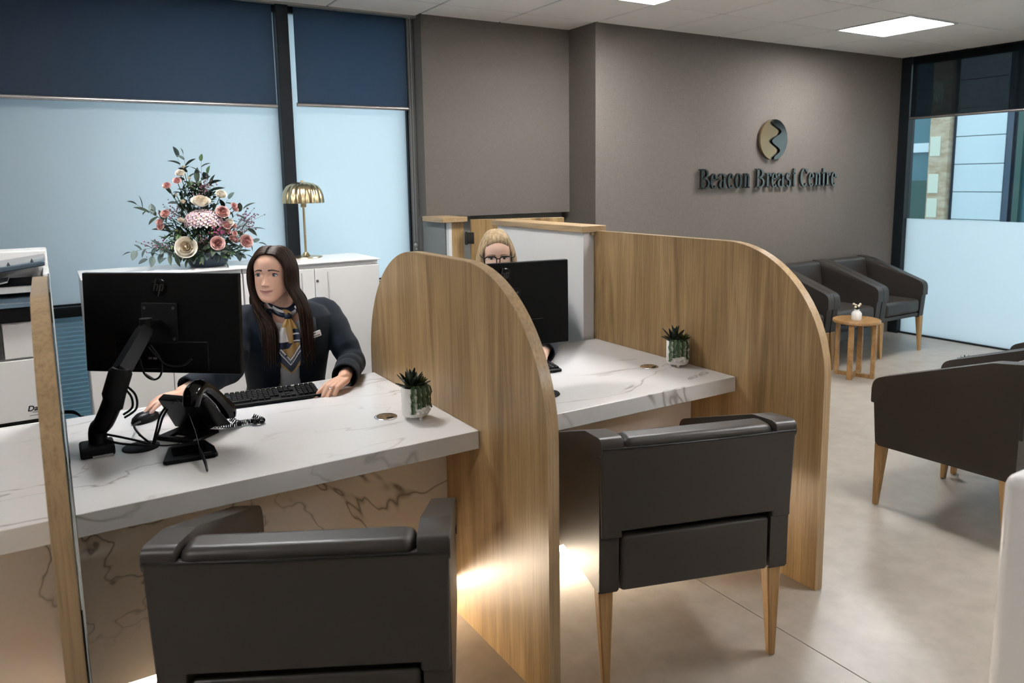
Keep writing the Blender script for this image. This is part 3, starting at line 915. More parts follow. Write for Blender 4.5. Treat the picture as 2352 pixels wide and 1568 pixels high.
# mouse, coaster, grommets
ms = thing('computer_mouse', 'black computer mouse under the receptionist\'s right hand', 'mouse', (.235, 2.845, ZD), math.radians(129))
b = MB(); b.lathe([(0, 0), (.9, 0), (1, .18), (.92, .55), (.62, .88), (.3, .98), (0, 1)], 28, M=Matrix.Diagonal((.032, .056, .034, 1))); b.build('shell', 'black_plastic', ms, 60)
b = MB(); b.tube([(-.003, -.034, .030), (.003, -.034, .030)], .008, 12, up=(0, 0, 1)); b.build('scroll_wheel', 'dark_grey', ms, 60)
o = MB(); o.lathe([(0, 0), (.046, 0), (.05, .004), (.046, .009), (0, .009)], 32)
o = o.build('coaster', 'black_plastic', smooth=40, loc=(1.565, 2.32, ZD)); tag(o, 'black round coaster at the edge of the arched divider', 'coaster')
for (x, y, lb) in ((.948, 2.409, 'chrome round cable cap beside the plant on the phone desk'), (2.167, 2.423, 'chrome round cable cap beside the plant on the second desk')):
    t = thing('desk_grommet', lb, 'grommet', (x, y, ZD), 0, 'chrome desk grommets')
    b = MB(); b.lathe([(.033, 0), (.0395, 0), (.0395, .003), (.038, .004), (.033, .004), (.033, 0)], 40); b.build('ring', 'chrome', t, 40)
    b = MB(); b.lathe([(0, 0), (.0325, 0), (.0325, .003), (0, .003)], 40); b.build('lid', 'chrome', t, 40)
    b = MB(); b.lathe([(0, .0028), (1, .0028), (1, .0036), (0, .0036)], 20, M=Matrix.Translation((.008, -.02, 0)) @ Matrix.Diagonal((.013, .008, 1, 1))); b.build('finger_hole', 'black_matte', t)

# ================================================================== POTTED SUCCULENTS
def leaf_pts(b, base, d, length, width, up, curl=.25, n=5, mi=0, thick=.0):
    d = Vector(d).normalized(); up = Vector(up); s_ = d.cross(up).normalized(); u2 = s_.cross(d).normalized()
    rows = []
    for i in range(n + 1):
        t_ = i / n; wv = width * (math.sin(PI * (t_ * .88 + .12)) ** .8) * (1 if i < n else 0)
        c = Vector(base) + d * length * t_ - u2 * curl * length * t_ * t_
        rows.append([c - s_ * wv + u2 * wv * .35, c - u2 * thick, c + s_ * wv + u2 * wv * .35])
    bm = b.bm; g = [[bm.verts.new(p) for p in r] for r in rows]
    for A, B in zip(g, g[1:]):
        for j in range(2):
            f = bm.faces.new((A[j], A[j + 1], B[j + 1], B[j])); f.material_index = mi
def potted(x, y, z, rz, label, s_=1.0):
    rnd = random.Random(5)
    t = thing('potted_succulent', label, 'plant', (x, y, z), rz, 'white pots of succulents')
    t.scale = (s_, s_, s_)
    b = MB(); b.lathe([(0, .012), (.040, .012), (.046, .018), (.048, .03), (.048, .112), (.0465, .114), (.044, .112), (.044, .098), (0, .098)], 40); p = b.build('pot', 'white_ceramic', t, 40)
    fm = None
    for k in range(3):
        a = 2 * PI * k / 3 - PI / 2
        b = MB(); b.lathe([(0, 0), (.005, 0), (.0075, .014), (0, .014)], 12); b.build('foot', 'white_ceramic', p, 40, loc=(.032 * math.cos(a), .032 * math.sin(a), 0))
    b = MB()
    for i in range(5):
        for j in range(7):
            a = -PI / 2 + (j - 3) * .30 + (.15 if i % 2 else 0)
            b.sphere((.0475 * math.cos(a), .0475 * math.sin(a), .03 + i * .016), .0062, 5)
    b.build('raised_dots', 'white_ceramic', p, 60)
    b = MB(); b.lathe([(0, .100), (.0435, .100), (.0435, .096)], 24); b.build('soil', 'soil', t)
    # agave rosette: each leaf a part
    for k in range(19):
        ring = 0 if k < 5 else (1 if k < 12 else 2)
        a = k * 2.399 + .3; el = (1.25, .85, .42)[ring] + rnd.uniform(-.1, .1); L = (.075, .078, .066)[ring] * rnd.uniform(.9, 1.1)
        b = MB(); d = (math.cos(a) * math.cos(el), math.sin(a) * math.cos(el), math.sin(el))
        leaf_pts(b, (-.012, 0, .100), d, L, .0115, (0, 0, 1), -.08, 6, thick=.002)
        b.build('agave_leaf', 'leaf_dark', t, 60)
    for k in range(16):
        a = k * 2.399; el = .9 - k * .04; d = (math.cos(a) * math.cos(el), math.sin(a) * math.cos(el), math.sin(el))
        b = MB(); leaf_pts(b, (.026, .008, .110), d, .034, .0075, (0, 0, 1), -.25, 4, thick=.002); b.build('small_leaf', 'leaf_lime', t, 60)
    # trailing strands hanging over the front rim
    for k in range(5):
        a = -PI / 2 + (k - 2) * .36 + rnd.uniform(-.05, .05); L = rnd.uniform(.06, .088)
        ca, sa = math.cos(a), math.sin(a); pts = [(.02 * ca, .02 * sa, .112), (.04 * ca, .04 * sa, .121), (.051 * ca, .051 * sa, .114)]
        q = 8
        for i in range(1, q + 1):
            pts.append(((.0525 + .002 * math.sin(i)) * ca + .002 * math.sin(i * 2.1 + k), (.0525 + .002 * math.sin(i)) * sa, .114 - L * i / q))
        b = MB(); b.tube(pts, .0009, 4, mi=0)
        for i in range(2, len(pts)):
            for s2 in (-1, 1):
                for f_ in (0, .5):
                    q0 = Vector(pts[i - 1]).lerp(Vector(pts[i]), f_)
                    leaf_pts(b, q0, (-sa * s2 + ca * .5, ca * s2 + sa * .5, -.25), .0095, .0030, (ca, sa, .2), .1, 3, 1)
        b.build('trailing_stem', ['stem_green', 'leaf_green'], t, 60)
    return t
potted(1.033, 2.345, ZD, math.radians(8), 'white pot of succulents on the phone desk')
potted(2.283, 2.372, ZD, math.radians(-38), 'white pot of succulents on the second desk')
# small white vase on the side table
vz = thing('bud_vase', 'small white vase of flowers on the round side table', 'vase', (5.215, 3.50, .45)); vz.scale = (.8, .8, .85)
b = MB(); b.lathe([(0, 0), (.040, 0), (.047, .01), (.047, .06), (.034, .078), (.024, .084), (.024, .096), (.020, .096), (.020, .080), (0, .078)], 28); b.build('vase', 'white_ceramic', vz, 50)
b = MB(); rnd = random.Random(2)
for k in range(12):
    a = k * 2.4; el = rnd.uniform(.5, 1.3); d = V(math.cos(a) * math.cos(el), math.sin(a) * math.cos(el), math.sin(el))
    leaf_pts(b, (0, 0, .09), d, .055, .009, (0, 0, 1), .1, 4)
b.build('leaves', 'leaf_euc', vz, 60)
mat('petal_cream', (.75, .62, .48, 1), .6)
for k in range(6):
    a = k * 1.1; b = MB(); b.sphere((0, 0, 0), .012, 5, sz=.8); b.build('bloom', 'petal_cream', vz, 60, loc=(.028 * math.cos(a), .028 * math.sin(a), .12 + .012 * (k % 3)))
sm = potted(4.42, 2.27, .342, 0.5, 'small plant peeping over the side-on armchair', 1.0)

# ================================================================== BRASS LAMP
lp = thing('table_lamp', 'brass table lamp with a ribbed dome shade', 'lamp', (1.321, 4.545, 1.106))
b = MB(); b.lathe([(0, 0), (.095, 0), (.097, .002), (.095, .006), (.03, .009), (.02, .02), (.012, .032), (0, .032)], 48); b.build('base', 'brass', lp, 40)
b = MB(); b.tube([(0, 0, .03), (0, 0, .31)], .0075, 14); b.build('stem', 'brass', lp, 50)
b = MB(); b.lathe([(0, .300), (.015, .300), (.017, .305), (.017, .335), (0, .335)], 20); b.build('socket', 'brass', lp, 40)
pr = [(.122, .328), (.121, .345), (.117, .372), (.108, .402), (.090, .427), (.060, .443), (.025, .450), (0, .451)]
b = MB(); b.lathe(pr, 144, ribs=18, ramp=.022); b.lathe([(r * .985, z - .002) for r, z in pr][::-1], 144, ribs=18, ramp=.022); b.build('shade', 'brass', lp, 60)
b = MB(); b.lathe([(0, .450), (.008, .450), (.010, .457), (0, .461)], 16); b.build('finial', 'brass', lp, 40)

# ================================================================== OFFICE PRINTER, far left
pr = thing('office_printer', 'white floor-standing printer at the far left', 'printer', (-.36, 3.95, 0))
b = MB(); b.box(-.34, .345, .02, .62, .02, .966, .006, 2); b.build('body', 'white_laminate', pr, wn=True)
b = MB(); b.box(-.335, .335, 0, .02, .515, .792, .004, 2); fp = b.build('front_panel', 'white_laminate', pr, wn=True)
b = MB(); b.box(-.335, .335, 0, .02, .02, .498, .004, 2); b.build('lower_panel', 'white_laminate', pr, wn=True)
b = MB(); b.box(-.34, .34, .006, .02, .496, .517); b.build('gap', 'black_matte', pr)
b = MB(); b.box(.155, .335, 0, .02, .80, .962, .004, 2); b.build('drawer_front', 'white_laminate', pr, wn=True)
b = MB(); b.box(-.335, .150, 0, .02, .80, .962, .004, 2); b.build('drawer_front', 'dark_grey', pr, wn=True)
b = MB(); b.box(-.345, .35, -.03, .62, .966, 1.03, .008, 2); b.build('black_band', 'black_plastic', pr, wn=True)
mat('blue_grey_gloss', (.06, .085, .11, 1), .14)
b = MB(); b.hexa([(-.345, -.035, 1.03), (.35, -.035, 1.03), (.35, .3, 1.03), (-.345, .3, 1.03), (-.345, -.02, 1.045), (.35, -.02, 1.045), (.35, .3, 1.076), (-.345, .3, 1.076)], .004, 1); b.build('control_shelf', 'blue_grey_gloss', pr)
b = MB(); b.box(-.345, .35, .10, .62, 1.078, 1.108, .004, 1); b.build('tray_base', 'white_laminate', pr, wn=True)
b = MB(); b.box(-.345, .35, .42, .62, 1.108, 1.246, .008, 2); b.box(.325, .352, .10, .45, 1.108, 1.16, .006, 2); b.build('rear_housing', 'white_laminate', pr, wn=True)
b = MB(); b.hexa([(-.3, .08, 1.125), (.05, .06, 1.165), (.05, .42, 1.165), (-.3, .42, 1.125), (-.3, .08, 1.155), (.05, .06, 1.192), (.05, .42, 1.192), (-.3, .42, 1.155)], .006, 2)
b.hexa([(.05, .06, 1.165), (.34, .05, 1.200), (.34, .42, 1.205), (.05, .42, 1.165), (.05, .06, 1.19), (.34, .05, 1.222), (.34, .42, 1.228), (.05, .42, 1.192)], .006, 2); pt = b.build('paper_tray', 'blue_grey_gloss', pr, wn=True)
for x in (.2, .29):
    b = MB(); b.prism([(x - .01, 1.2 + (x - .2) * .1), (x + .01, 1.202 + (x - .2) * .1), (x, 1.222 + (x - .2) * .12)], 'y', .1, .11); b.build('tray_guide', 'dark_grey', pt)
b = MB(); b.box(-.32, .32, .12, .42, 1.109, 1.118); b.build('bin_floor', 'black_matte', pr)
b = MB(); b.hexa([(.09, .09, 1.112), (.19, .09, 1.13), (.19, .3, 1.13), (.09, .3, 1.112), (.09, .09, 1.118), (.19, .09, 1.136), (.19, .3, 1.136), (.09, .3, 1.118)]); b.build('bin_flap', 'white_laminate', pr)
me = text_mesh('Dat', .034, .0004, .25, 'LEFT', .0008); o = obj('lettering', me, 'black_matte', fp, loc=(.215, -.0006, .566)); o.rotation_euler = (PI / 2, 0, 0)
for (x0, x1, z) in ((.235, .262, .5475), (.222, .30, .5335)):
    b = MB(); b.box(x0, x1, -.0006, .001, z, z + .0022); b.build('small_print', 'dark_grey', fp)
b = MB(); b.tube([(0, .02, .015), (.045, .0, .012), (.075, -.02, -.01), (.10, -.03, -.05), (.11, 0, -.366)], [.010, .010, .005, .004, .004], 8, sub=4)
o = b.build('power_cable', 'cable_black', smooth=60, loc=(-.01, 4.5, .366)); tag(o, 'black plug and lead hanging beside the printer', 'cable')
# ================================================================== WALL SIGN
sg = thing('wall_sign', 'polished metal emblem and lettering reading Beacon Breast Centre', 'sign', (0, 4.38, 0))
DEP0, DEP1 = -.034, -.014        # letters stand off the wall on pins
class Glyph:
    def __init__(s, x0, x1, z0, cap):
        s.b = MB(); s.x0, s.w, s.z0, s.c = x0, x1 - x0, z0, cap
    def P(s, u, v):
        return (s.x0 + u * s.w, s.z0 + v * s.c)
    def poly(s, pts):
        s.b.prism([s.P(*p) for p in pts], 'y', DEP0, DEP1)
    def bar(s, u0, u1, v0, v1):
        s.poly([(u0, v0), (u1, v0), (u1, v1), (u0, v1)])
    def ring(s, cu, cv, ru, rv, tu, tv, a0=0, a1=360, n=20):
        o, i = [], []
        for k in range(n + 1):
            a = math.radians(a0 + (a1 - a0) * k / n)
            o.append((cu + ru * math.cos(a), cv + rv * math.sin(a)))
            i.append((cu + (ru - tu) * math.cos(a), cv + (rv - tv) * math.sin(a)))
        for k in range(n):
            s.poly([o[k], o[k + 1], i[k + 1], i[k]])
XH = .76
def glyph(ch, x0, x1, z0, cap):
    g = Glyph(x0, x1, z0, cap)
    T = .021 / (x1 - x0); t_ = .055
    if ch == 'B':
        g.bar(.14, .14 + T, 0, 1); g.bar(0, .5, 0, t_); g.bar(0, .48, 1 - t_, 1); g.bar(.2, .5, .50, .50 + t_)
        g.ring(.45, .765, .42, .235, T, t_, -90, 90, 12); g.ring(.47, .27, .53, .27, T, t_, -90, 90, 12)
    elif ch in 'ec':
        g.ring(.5, XH / 2, .5, XH / 2 + .015, T, t_, 8 if ch == 'e' else 50, 318, 22)
        if ch == 'e':
            g.bar(.14, .96, .44, .44 + t_ * .9)
        else:
            g.ring(.80, .58, .16, .09, .16, .09, 0, 360, 10)
    elif ch == 'o':
        g.ring(.5, XH / 2, .5, XH / 2 + .015, T, t_, 0, 360, 26)
    elif ch == 'a':
        g.bar(.64, .64 + T, .06, .58); g.ring(.42, .55, .22 + T, .225, T, t_, 0, 165, 12); g.ring(.40, .21, .40, .225, T, t_, 70, 300, 14); g.bar(.62, 1.0, 0, t_ * 1.3)
    elif ch == 'n':
        g.bar(.12, .12 + T, 0, XH); g.bar(0, .2, XH - t_, XH); g.bar(0, .44, 0, t_); g.ring(.54, .52, .38, .255, T, t_, 0, 150, 12); g.bar(.92 - T, .92, 0, .54); g.bar(.58, 1.0, 0, t_)
    elif ch == 'r':
        g.bar(.16, .16 + T, 0, XH); g.bar(0, .2, XH - t_, XH); g.bar(0, .66, 0, t_); g.ring(.74, .52, .44, .26, .1, t_, 60, 160, 8); g.ring(.86, .66, .16, .085, .16, .085, 0, 360, 10)
    elif ch == 's':
        g.ring(.48, .565, .46, .205, T, t_, 30, 250, 14); g.ring(.50, .20, .50, .215, T, t_, -150, 80, 14); g.bar(.30, .62, .36, .42)
    elif ch == 't':
        g.bar(.30, .30 + T, .10, 1.0); g.bar(0, .95, XH - t_, XH); g.ring(.62, .13, .32, .13, .2, t_, 180, 330, 8)
    elif ch == 'C':
        g.ring(.52, .5, .52, .515, T, t_, 42, 318, 26); g.bar(.86, .86 + T * .5, .70, .96)
    o = g.b.build('letter', 'polished_steel', sg)
    return o
LET = [('B', 4.391, 4.502), ('e', 4.51, 4.584), ('a', 4.606, 4.68), ('c', 4.703, 4.774), ('o', 4.788, 4.865), ('n', 4.888, 4.961),
       ('B', 5.031, 5.136), ('r', 5.155, 5.217), ('e', 5.222, 5.295), ('a', 5.300, 5.384), ('s', 5.404, 5.469), ('t', 5.489, 5.53),
       ('C', 5.591, 5.689), ('e', 5.70, 5.773), ('n', 5.784, 5.864), ('t', 5.88, 5.923), ('r', 5.939, 5.994), ('e', 6.01, 6.085)]
for ch, a, c in LET:
    glyph(ch, a, c, 1.455, .155)
pins = MB()
for ch, a, c in LET:
    pins.tube([((a + c) / 2 - .02, -.014, 1.53), ((a + c) / 2 - .02, -.0, 1.53)], .004, 6)
pins.build('fixing_pins', 'dark_grey', sg)
SP = [(1.0, -.16), (.80, -.20), (.40, .42), (-.07, -.25), (-.54, .36), (-.92, -.08), (-1.0, -.08)]
def scurve(v):
    for (v0, u0), (v1, u1) in zip(SP, SP[1:]):
        if v <= v0 and v >= v1:
            f = (v0 - v) / (v0 - v1); f = f * f * (3 - 2 * f)
            return u0 + (u1 - u0) * f
    return SP[-1][1]
ER, EX, EZ = .167, 5.235, 1.849
def half(side, m, y0, y1):
    b = MB(); bm = b.bm; F0 = []
    n = 60
    for k in range(n + 1):
        v = .985 - 1.97 * k / n; R = math.sqrt(max(1 - v * v, 0)); c = scurve(v)
        lo, hi = (-R, c - .12) if side < 0 else (c + .12, R)
        if hi < lo + .01:
            hi = lo + .01
        row = []
        for u in (lo, hi):
            row.append([bm.verts.new((EX + u * ER, y, EZ + v * ER)) for y in (y0, y1)])
        F0.append(row)
    for A, B in zip(F0, F0[1:]):
        bm.faces.new((A[0][0], A[1][0], B[1][0], B[0][0])); bm.faces.new((A[0][1], B[0][1], B[1][1], A[1][1]))
        bm.faces.new((A[0][0], B[0][0], B[0][1], A[0][1])); bm.faces.new((A[1][0], A[1][1], B[1][1], B[1][0]))
    b.build('emblem_half', m, sg, norm=True)
half(-1, 'steel_tan_reflection', -.034, -.014); half(1, 'polished_steel', -.034, -.014)
b = MB()
for dx in (-.1, .11):
    b.tube([(EX + dx, -.016, EZ), (EX + dx, 0, EZ)], .006, 6)
b.build('fixing_pins', 'dark_grey', sg)

# ================================================================== FLOWER ARRANGEMENT
mat('bowl_blue', (.030, .050, .075, 1), .35)
mat('petal_white', (.80, .74, .64, 1), .55)
mat('petal_ivory', (.78, .66, .50, 1), .55)
mat('petal_pink', (.66, .33, .31, 1), .55)
mat('petal_pale', (.76, .52, .48, 1), .55)
mat('petal_dusty', (.55, .27, .25, 1), .55)
mat('petal_lilac', (.68, .50, .58, 1), .55)
mat('magenta', (.36, .05, .17, 1), .55)
mat('wax_flower', (.22, .10, .13, 1), .6)
fa = thing('flower_arrangement', 'tall arrangement of roses and eucalyptus in a dark blue bowl', 'flowers', (.745, 4.44, 1.106))
rnd = random.Random(11)
b = MB(); b.lathe([(0, 0), (.085, 0), (.095, .006), (.128, .075), (.130, .08), (.122, .08), (.118, .07), (0, .07)], 40); b.build('bowl', 'bowl_blue', fa, 40)
def petal(b, a, r, h, flare, w, mi):
    # cupped petal: bulges out from the base, leans in, rim rolls back
    def fn(u, v):
        q = (u - .5) * 2; ang = a + q * w
        rr = r * (.25 + .75 * math.sin(min(v * 1.25, 1) * PI / 2)) + flare * r * max(0, v - .6) ** 2 * 4
        top = h * (1 - .16 * q * q)
        return Vector((rr * math.cos(ang), rr * math.sin(ang), top * v - flare * r * max(0, v - .75) ** 2 * 4))
    b.grid(fn, 6, 6, mi)
def rose_mesh(name, mats, seed):
    r_ = random.Random(seed); b = MB()
    for k in range(2):
        petal(b, k * 3.1, .13, .92, 0, 1.9, 1)
    for k in range(3):
        petal(b, k * 2.1 + .5, .27, .93, .02, 1.25, 1)
    for k in range(4):
        petal(b, k * 1.57 + .1, .43, .90, .08, .95, 1)
    for k in range(5):
        petal(b, k * 1.257 + .2, .62, .80, .18, .82, 0)
    for k in range(6):
        petal(b, k * 1.047 + r_.random(), .78, .64, .26, .70, 0)
    b.sphere((0, 0, .78), .09, 5, mi=1)
    for v in b.bm.verts:
        v.co.z -= .35; v.co += Vector((r_.uniform(-1, 1), r_.uniform(-1, 1), r_.uniform(-1, 1))) * .015
    me = b.mesh(name, 180)
    for x in mats:
        me.materials.append(MATS[x])
    return me
RM = {'ROSE': rose_mesh('rose', ('petal_white', 'petal_ivory'), 1), 'lisi': rose_mesh('rose', ('petal_white', 'petal_white'), 2),
      'bud': rose_mesh('rose', ('petal_ivory', 'petal_ivory'), 3), 'p': rose_mesh('rose', ('petal_pale', 'petal_pink'), 4), 'dusty': rose_mesh('rose', ('petal_pale', 'petal_dusty'), 5)}
FL = [('lisi', -0.112, 0.504, 0.024), ('p', -0.133, 0.465, 0.022), ('p', -0.184, 0.44, 0.022), ('bud', -0.117, 0.355, 0.016), ('ROSE', -0.031, 0.35, 0.050), ('lisi', 0.078, 0.388, 0.029), ('ROSE', -0.125, 0.117, 0.056),
      ('dusty', 0.074, 0.293, 0.037), ('p', 0.14, 0.327, 0.019), ('p', 0.147, 0.306, 0.016), ('bud', -0.136, 0.256, 0.021), ('p', -0.205, 0.294, 0.024), ('p', -0.234, 0.251, 0.019), ('p', -0.232, 0.227, 0.020), ('p', 0.091, 0.224, 0.025),
      ('p', 0.13, 0.217, 0.015), ('p', 0.095, 0.189, 0.017), ('p', 0.13, 0.176, 0.016), ('p', 0.115, 0.151, 0.018), ('p', 0.132, 0.139, 0.018), ('dusty', 0.183, 0.131, 0.038), ('dusty', 0.028, 0.131, 0.038), ('lisi', 0.107, 0.237, 0.023),
      ('bud', -0.093, 0.539, 0.011), ('bud', -0.071, 0.478, 0.011), ('bud', -0.145, 0.391, 0.009)]
NAMES = {'ROSE': 'rose', 'lisi': 'lisianthus', 'bud': 'flower_bud', 'p': 'spray_rose', 'dusty': 'carnation'}
mid = Vector((-.02, .02, .10))
def clampy(x, z):      # how far the flower sits forward of the middle
    return -.10 * max(0, 1 - (abs(z - .18) / .34) ** 2) * max(.2, 1 - (x / .3) ** 2)
b = MB()
for k, (kind, x, z, r) in enumerate(FL):
    p = Vector((x, clampy(x, z) - (.055 if (kind in ('ROSE', 'dusty') and z < .2) else .015), z))
    o = obj(NAMES[kind], RM[kind], None, fa, loc=p)
    s_ = r * (1.15 if kind != 'bud' else 1.0); o.scale = (s_, s_, s_ * (1.0 if kind != 'bud' else 1.5))
    d = (p - mid).normalized() * .55 + Vector((-.10, -.85, .35))
    if kind == 'ROSE' and z > .2:
        d = Vector((.0, -.45, .9))
    if kind == 'bud':
        d = Vector((x * .5, -.2, 1))
    o.rotation_euler = d.to_track_quat('Z', 'Y').to_euler()
    m1 = mid.lerp(p, .5) + Vector((0, .02, .02))
    b.tube([mid, m1, p], .0022, 5)
b.build('flower_stems', 'stem_green', fa, 60)
# hydrangea head
b = MB(); hc = Vector((-.021, -.075, .245))
for k in range(190):
    z = 1 - 1.35 * (k + .5) / 190; a = k * 2.399963; r = math.sqrt(max(0, 1 - z * z))
    n = Vector((r * math.cos(a), r * math.sin(a), z)); c = hc + Vector((n.x * .092, n.y * .06, n.z * .062))
    t1 = n.orthogonal().normalized(); t2 = n.cross(t1); ph0 = rnd.random() * 6
    for q in range(4):
        aa = ph0 + q * PI / 2; e = t1 * math.cos(aa) + t2 * math.sin(aa); f = n.cross(e)
        L = .0125 * rnd.uniform(.8, 1.15); ti = rnd.uniform(.1, .55); e = (e + n * ti).normalized(); mi = rnd.choice((0, 0, 1, 2))
        vs4 = [c, c + e * L * .55 + f * L * .5 + n * .002, c + e * L + n * .004, c + e * L * .55 - f * L * .5 + n * .002]
        fc = b.bm.faces.new([b.bm.verts.new(v) for v in vs4]); fc.material_index = mi
b.build('hydrangea_head', ['petal_lilac', 'petal_pale', 'petal_white'], fa)
# eucalyptus branches: every leaf a sub-part sharing one mesh
def leaf_mesh(name, L, W, m):
    b = MB(); leaf_pts(b, (0, 0, 0), (1, 0, 0), L, W, (0, 0, 1), .18, 6); me = b.mesh(name, 180); me.materials.append(MATS[m]); return me
LM = [leaf_mesh('leaf', .062, .0125, 'leaf_euc'), leaf_mesh('leaf', .05, .0145, 'leaf_dark'), leaf_mesh('leaf', .046, .013, 'leaf_blue'), leaf_mesh('leaf', .036, .011, 'leaf_green')]
BR = [((-.082, .04, .611), 10), ((.007, .03, .572), 9), ((.037, .03, .505), 8), ((-.334, -.02, .346), 9), ((-.387, -.06, .102), 10), ((.203, -.02, .307), 8), ((.255, .02, .193), 7), ((.131, 0, .364), 7), ((.272, -.03, .112), 8),
      ((.142, -.12, .065), 8), ((-.114, -.13, .06), 8), ((-.222, -.10, .065), 8), ((-.309, -.06, .062), 8), ((.19, -.08, .055), 8), ((-.275, 0, .301), 7), ((.049, .03, .438), 7), ((-.108, .05, .594), 8), ((-.05, -.14, .065), 9), ((.05, -.14, .05), 8), ((-.16, .02, .40), 7), ((.10, .05, .25), 6), ((-.2, .03, .2), 7), ((0.02, -.145, .10), 7), ((-.02, .03, .46), 8)]
for k, (e, n) in enumerate(BR):
    e = Vector(e); s0 = Vector((-.02 + e.x * .12, e.y * .2 + .02, .085)); c = s0.lerp(e, .5) + Vector((0, 0, .05 if e.z < .2 else .03)) + Vector((e.x, 0, 0)) * -.1
    P = [s0 * (1 - t_) ** 2 + c * 2 * t_ * (1 - t_) + e * t_ * t_ for t_ in [i / 9 for i in range(10)]]
    b = MB(); b.tube(P, [.0022 * (1 - i / 12) for i in range(10)], 5); br = b.build('eucalyptus_branch', 'stem_green', fa, 60)
    for i in range(n):
        t_ = .38 + .62 * i / (n - 1); j = min(int(t_ * 9), 8); p = P[j].lerp(P[j + 1], t_ * 9 - j); d = (P[j + 1] - P[j]).normalized()
        sd = d.cross(Vector((.2, -1, .3))).normalized() * (1 if i % 2 else -1)
        dr = (d * .75 + sd * .9 + Vector((rnd.uniform(-.3, .3), rnd.uniform(-.5, .2), rnd.uniform(-.3, .3)))).normalized()
        if i == n - 1:
            dr = d
        me = LM[(0, 1, 0, 2, 3)[(k + i) % 5] if k not in (4, 8, 12) else 2]
        o = obj('leaf', me, None, br, loc=p)
        o.rotation_euler = dr.to_track_quat('X', 'Z').to_euler(); s_ = rnd.uniform(.9, 1.35); o.scale = (s_, s_, s_)
        o.rotation_euler.rotate_axis('X', rnd.uniform(-.9, .9))
# dense small filler foliage and wax flowers, too many to count
b = MB()
for k in range(900):
    a = rnd.uniform(0, 2 * PI); rr = rnd.random() ** .5; zz = rnd.uniform(-1, 1)
    p = Vector((-.02 + .225 * rr * math.cos(a) * math.sqrt(1 - zz * zz * .8), .0 + .11 * rr * math.sin(a) - .03, .125 + .085 * zz))
    d = Vector((p.x + .02, p.y * 2 - .05, rnd.uniform(-.12, .22))) + Vector((rnd.uniform(-1, 1), rnd.uniform(-1, 1), rnd.uniform(-1, 1))) * .14
    leaf_pts(b, p, d, rnd.uniform(.018, .034), rnd.uniform(.004, .0075), (.1, -.4, 1), .15, 3, rnd.choice((0, 0, 1, 1, 2)))
for k in range(420):
    z = rnd.uniform(.16, .44); r = .19 * (1 - (z - .16) / .42); a = rnd.uniform(0, 2 * PI)
    p = Vector((-.03 + r * math.cos(a) * rnd.random() ** .6, .02 + .05 * math.sin(a), z)); d = Vector((p.x + .03, -.08, .12)) + Vector((rnd.uniform(-1, 1), rnd.uniform(-1, 1), rnd.uniform(-1, 1))) * .12
    leaf_pts(b, p, d, rnd.uniform(.025, .045), rnd.uniform(.005, .010), (.1, -.4, 1), .15, 3, rnd.choice((0, 0, 0, 1)))
for v in b.bm.verts:
    v.co.z = max(v.co.z, .004)
fo = b.build('filler_foliage', ['leaf_dark', 'leaf_green', 'leaf_lime'], fa, 180); fo['kind'] = 'stuff'
b = MB()
for (cx, cy, cz, rx, rz_, n) in ((.0, -.03, .43, .06, .05, 60), (-.17, -.03, .31, .05, .05, 30), (.2, -.04, .22, .07, .09, 60), (-.26, -.05, .12, .08, .04, 40), (.05, -.12, .20, .05, .03, 50), (-.05, -.12, .14, .08, .04, 40), (.24, -.02, .25, .05, .05, 25)):
    for k in range(n):
        p = Vector((cx + rnd.gauss(0, .5) * rx, cy + rnd.gauss(0, .02), cz + rnd.gauss(0, .5) * rz_))
        b.sphere(p, rnd.uniform(.003, .0055), 3, mi=1 if (cx == .05 or rnd.random() < .12) else 0)
        if k % 2 == 0:
            b.tube([p, p.lerp(Vector((cx * .6, cy + .02, cz - .06)), .8)], .0008, 3, mi=2)
fo = b.build('wax_flowers', ['wax_flower', 'magenta', 'stem_green'], fa, 180); fo['kind'] = 'stuff'
# ================================================================== PEOPLE
mat('skin', (.70, .41, .285, 1), .45, spec=.45)
mat('skin_fair', (.70, .46, .34, 1), .48, spec=.4)
for n_ in ('skin', 'skin_fair'):
    MATS[n_].node_tree.nodes['Principled BSDF'].inputs['Subsurface Weight'].default_value = .12
    MATS[n_].node_tree.nodes['Principled BSDF'].inputs['Subsurface Radius'].default_value = (.012, .005, .003)
mat('lips', (.50, .21, .175, 1), .38)
mat('sclera', (.62, .58, .55, 1), .3)
mat('iris', (.10, .12, .12, 1), .2)
mat('iris_brown', (.07, .04, .02, 1), .2)
mat('pupil', (.004, .004, .004, 1), .15)
mat('lash', (.020, .013, .010, 1), .6)
mat('brow_dark', (.055, .030, .020, 1), .7)
mat('brow_fair', (.22, .14, .08, 1), .7)
def hairmat(name, a, b_, rough=.5):
    m = mat(name, rough=rough, spec=.12); t = NT(m)
    n = t.noise(t.coords((90, 90, 6)), 1.0, 4, .6)
    t.color(t.ramp(n, [(.3, a), (.7, b_)]))
hairmat('hair_brown', (.010, .0052, .003), (.038, .019, .0095))
hairmat('hair_blonde', (.24, .165, .09), (.54, .41, .255))
m = mat('navy_wool', (.0042, .0078, .0145, 1), .7, spec=.15, sheen=.08)
mat('blouse_white', (.66, .64, .62, 1), .6)
mat('scarf_gold', (.40, .23, .065, 1), .4)
mat('scarf_white', (.70, .67, .64, 1), .4)
mat('scarf_navy', (.006, .014, .035, 1), .4)
mat('scarf_blue', (.035, .075, .135, 1), .4)
mat('nail', (.72, .48, .42, 1), .2)
mat('trousers', (.01, .012, .018, 1), .7)
mat('shoe_black', (.008, .008, .008, 1), .35)

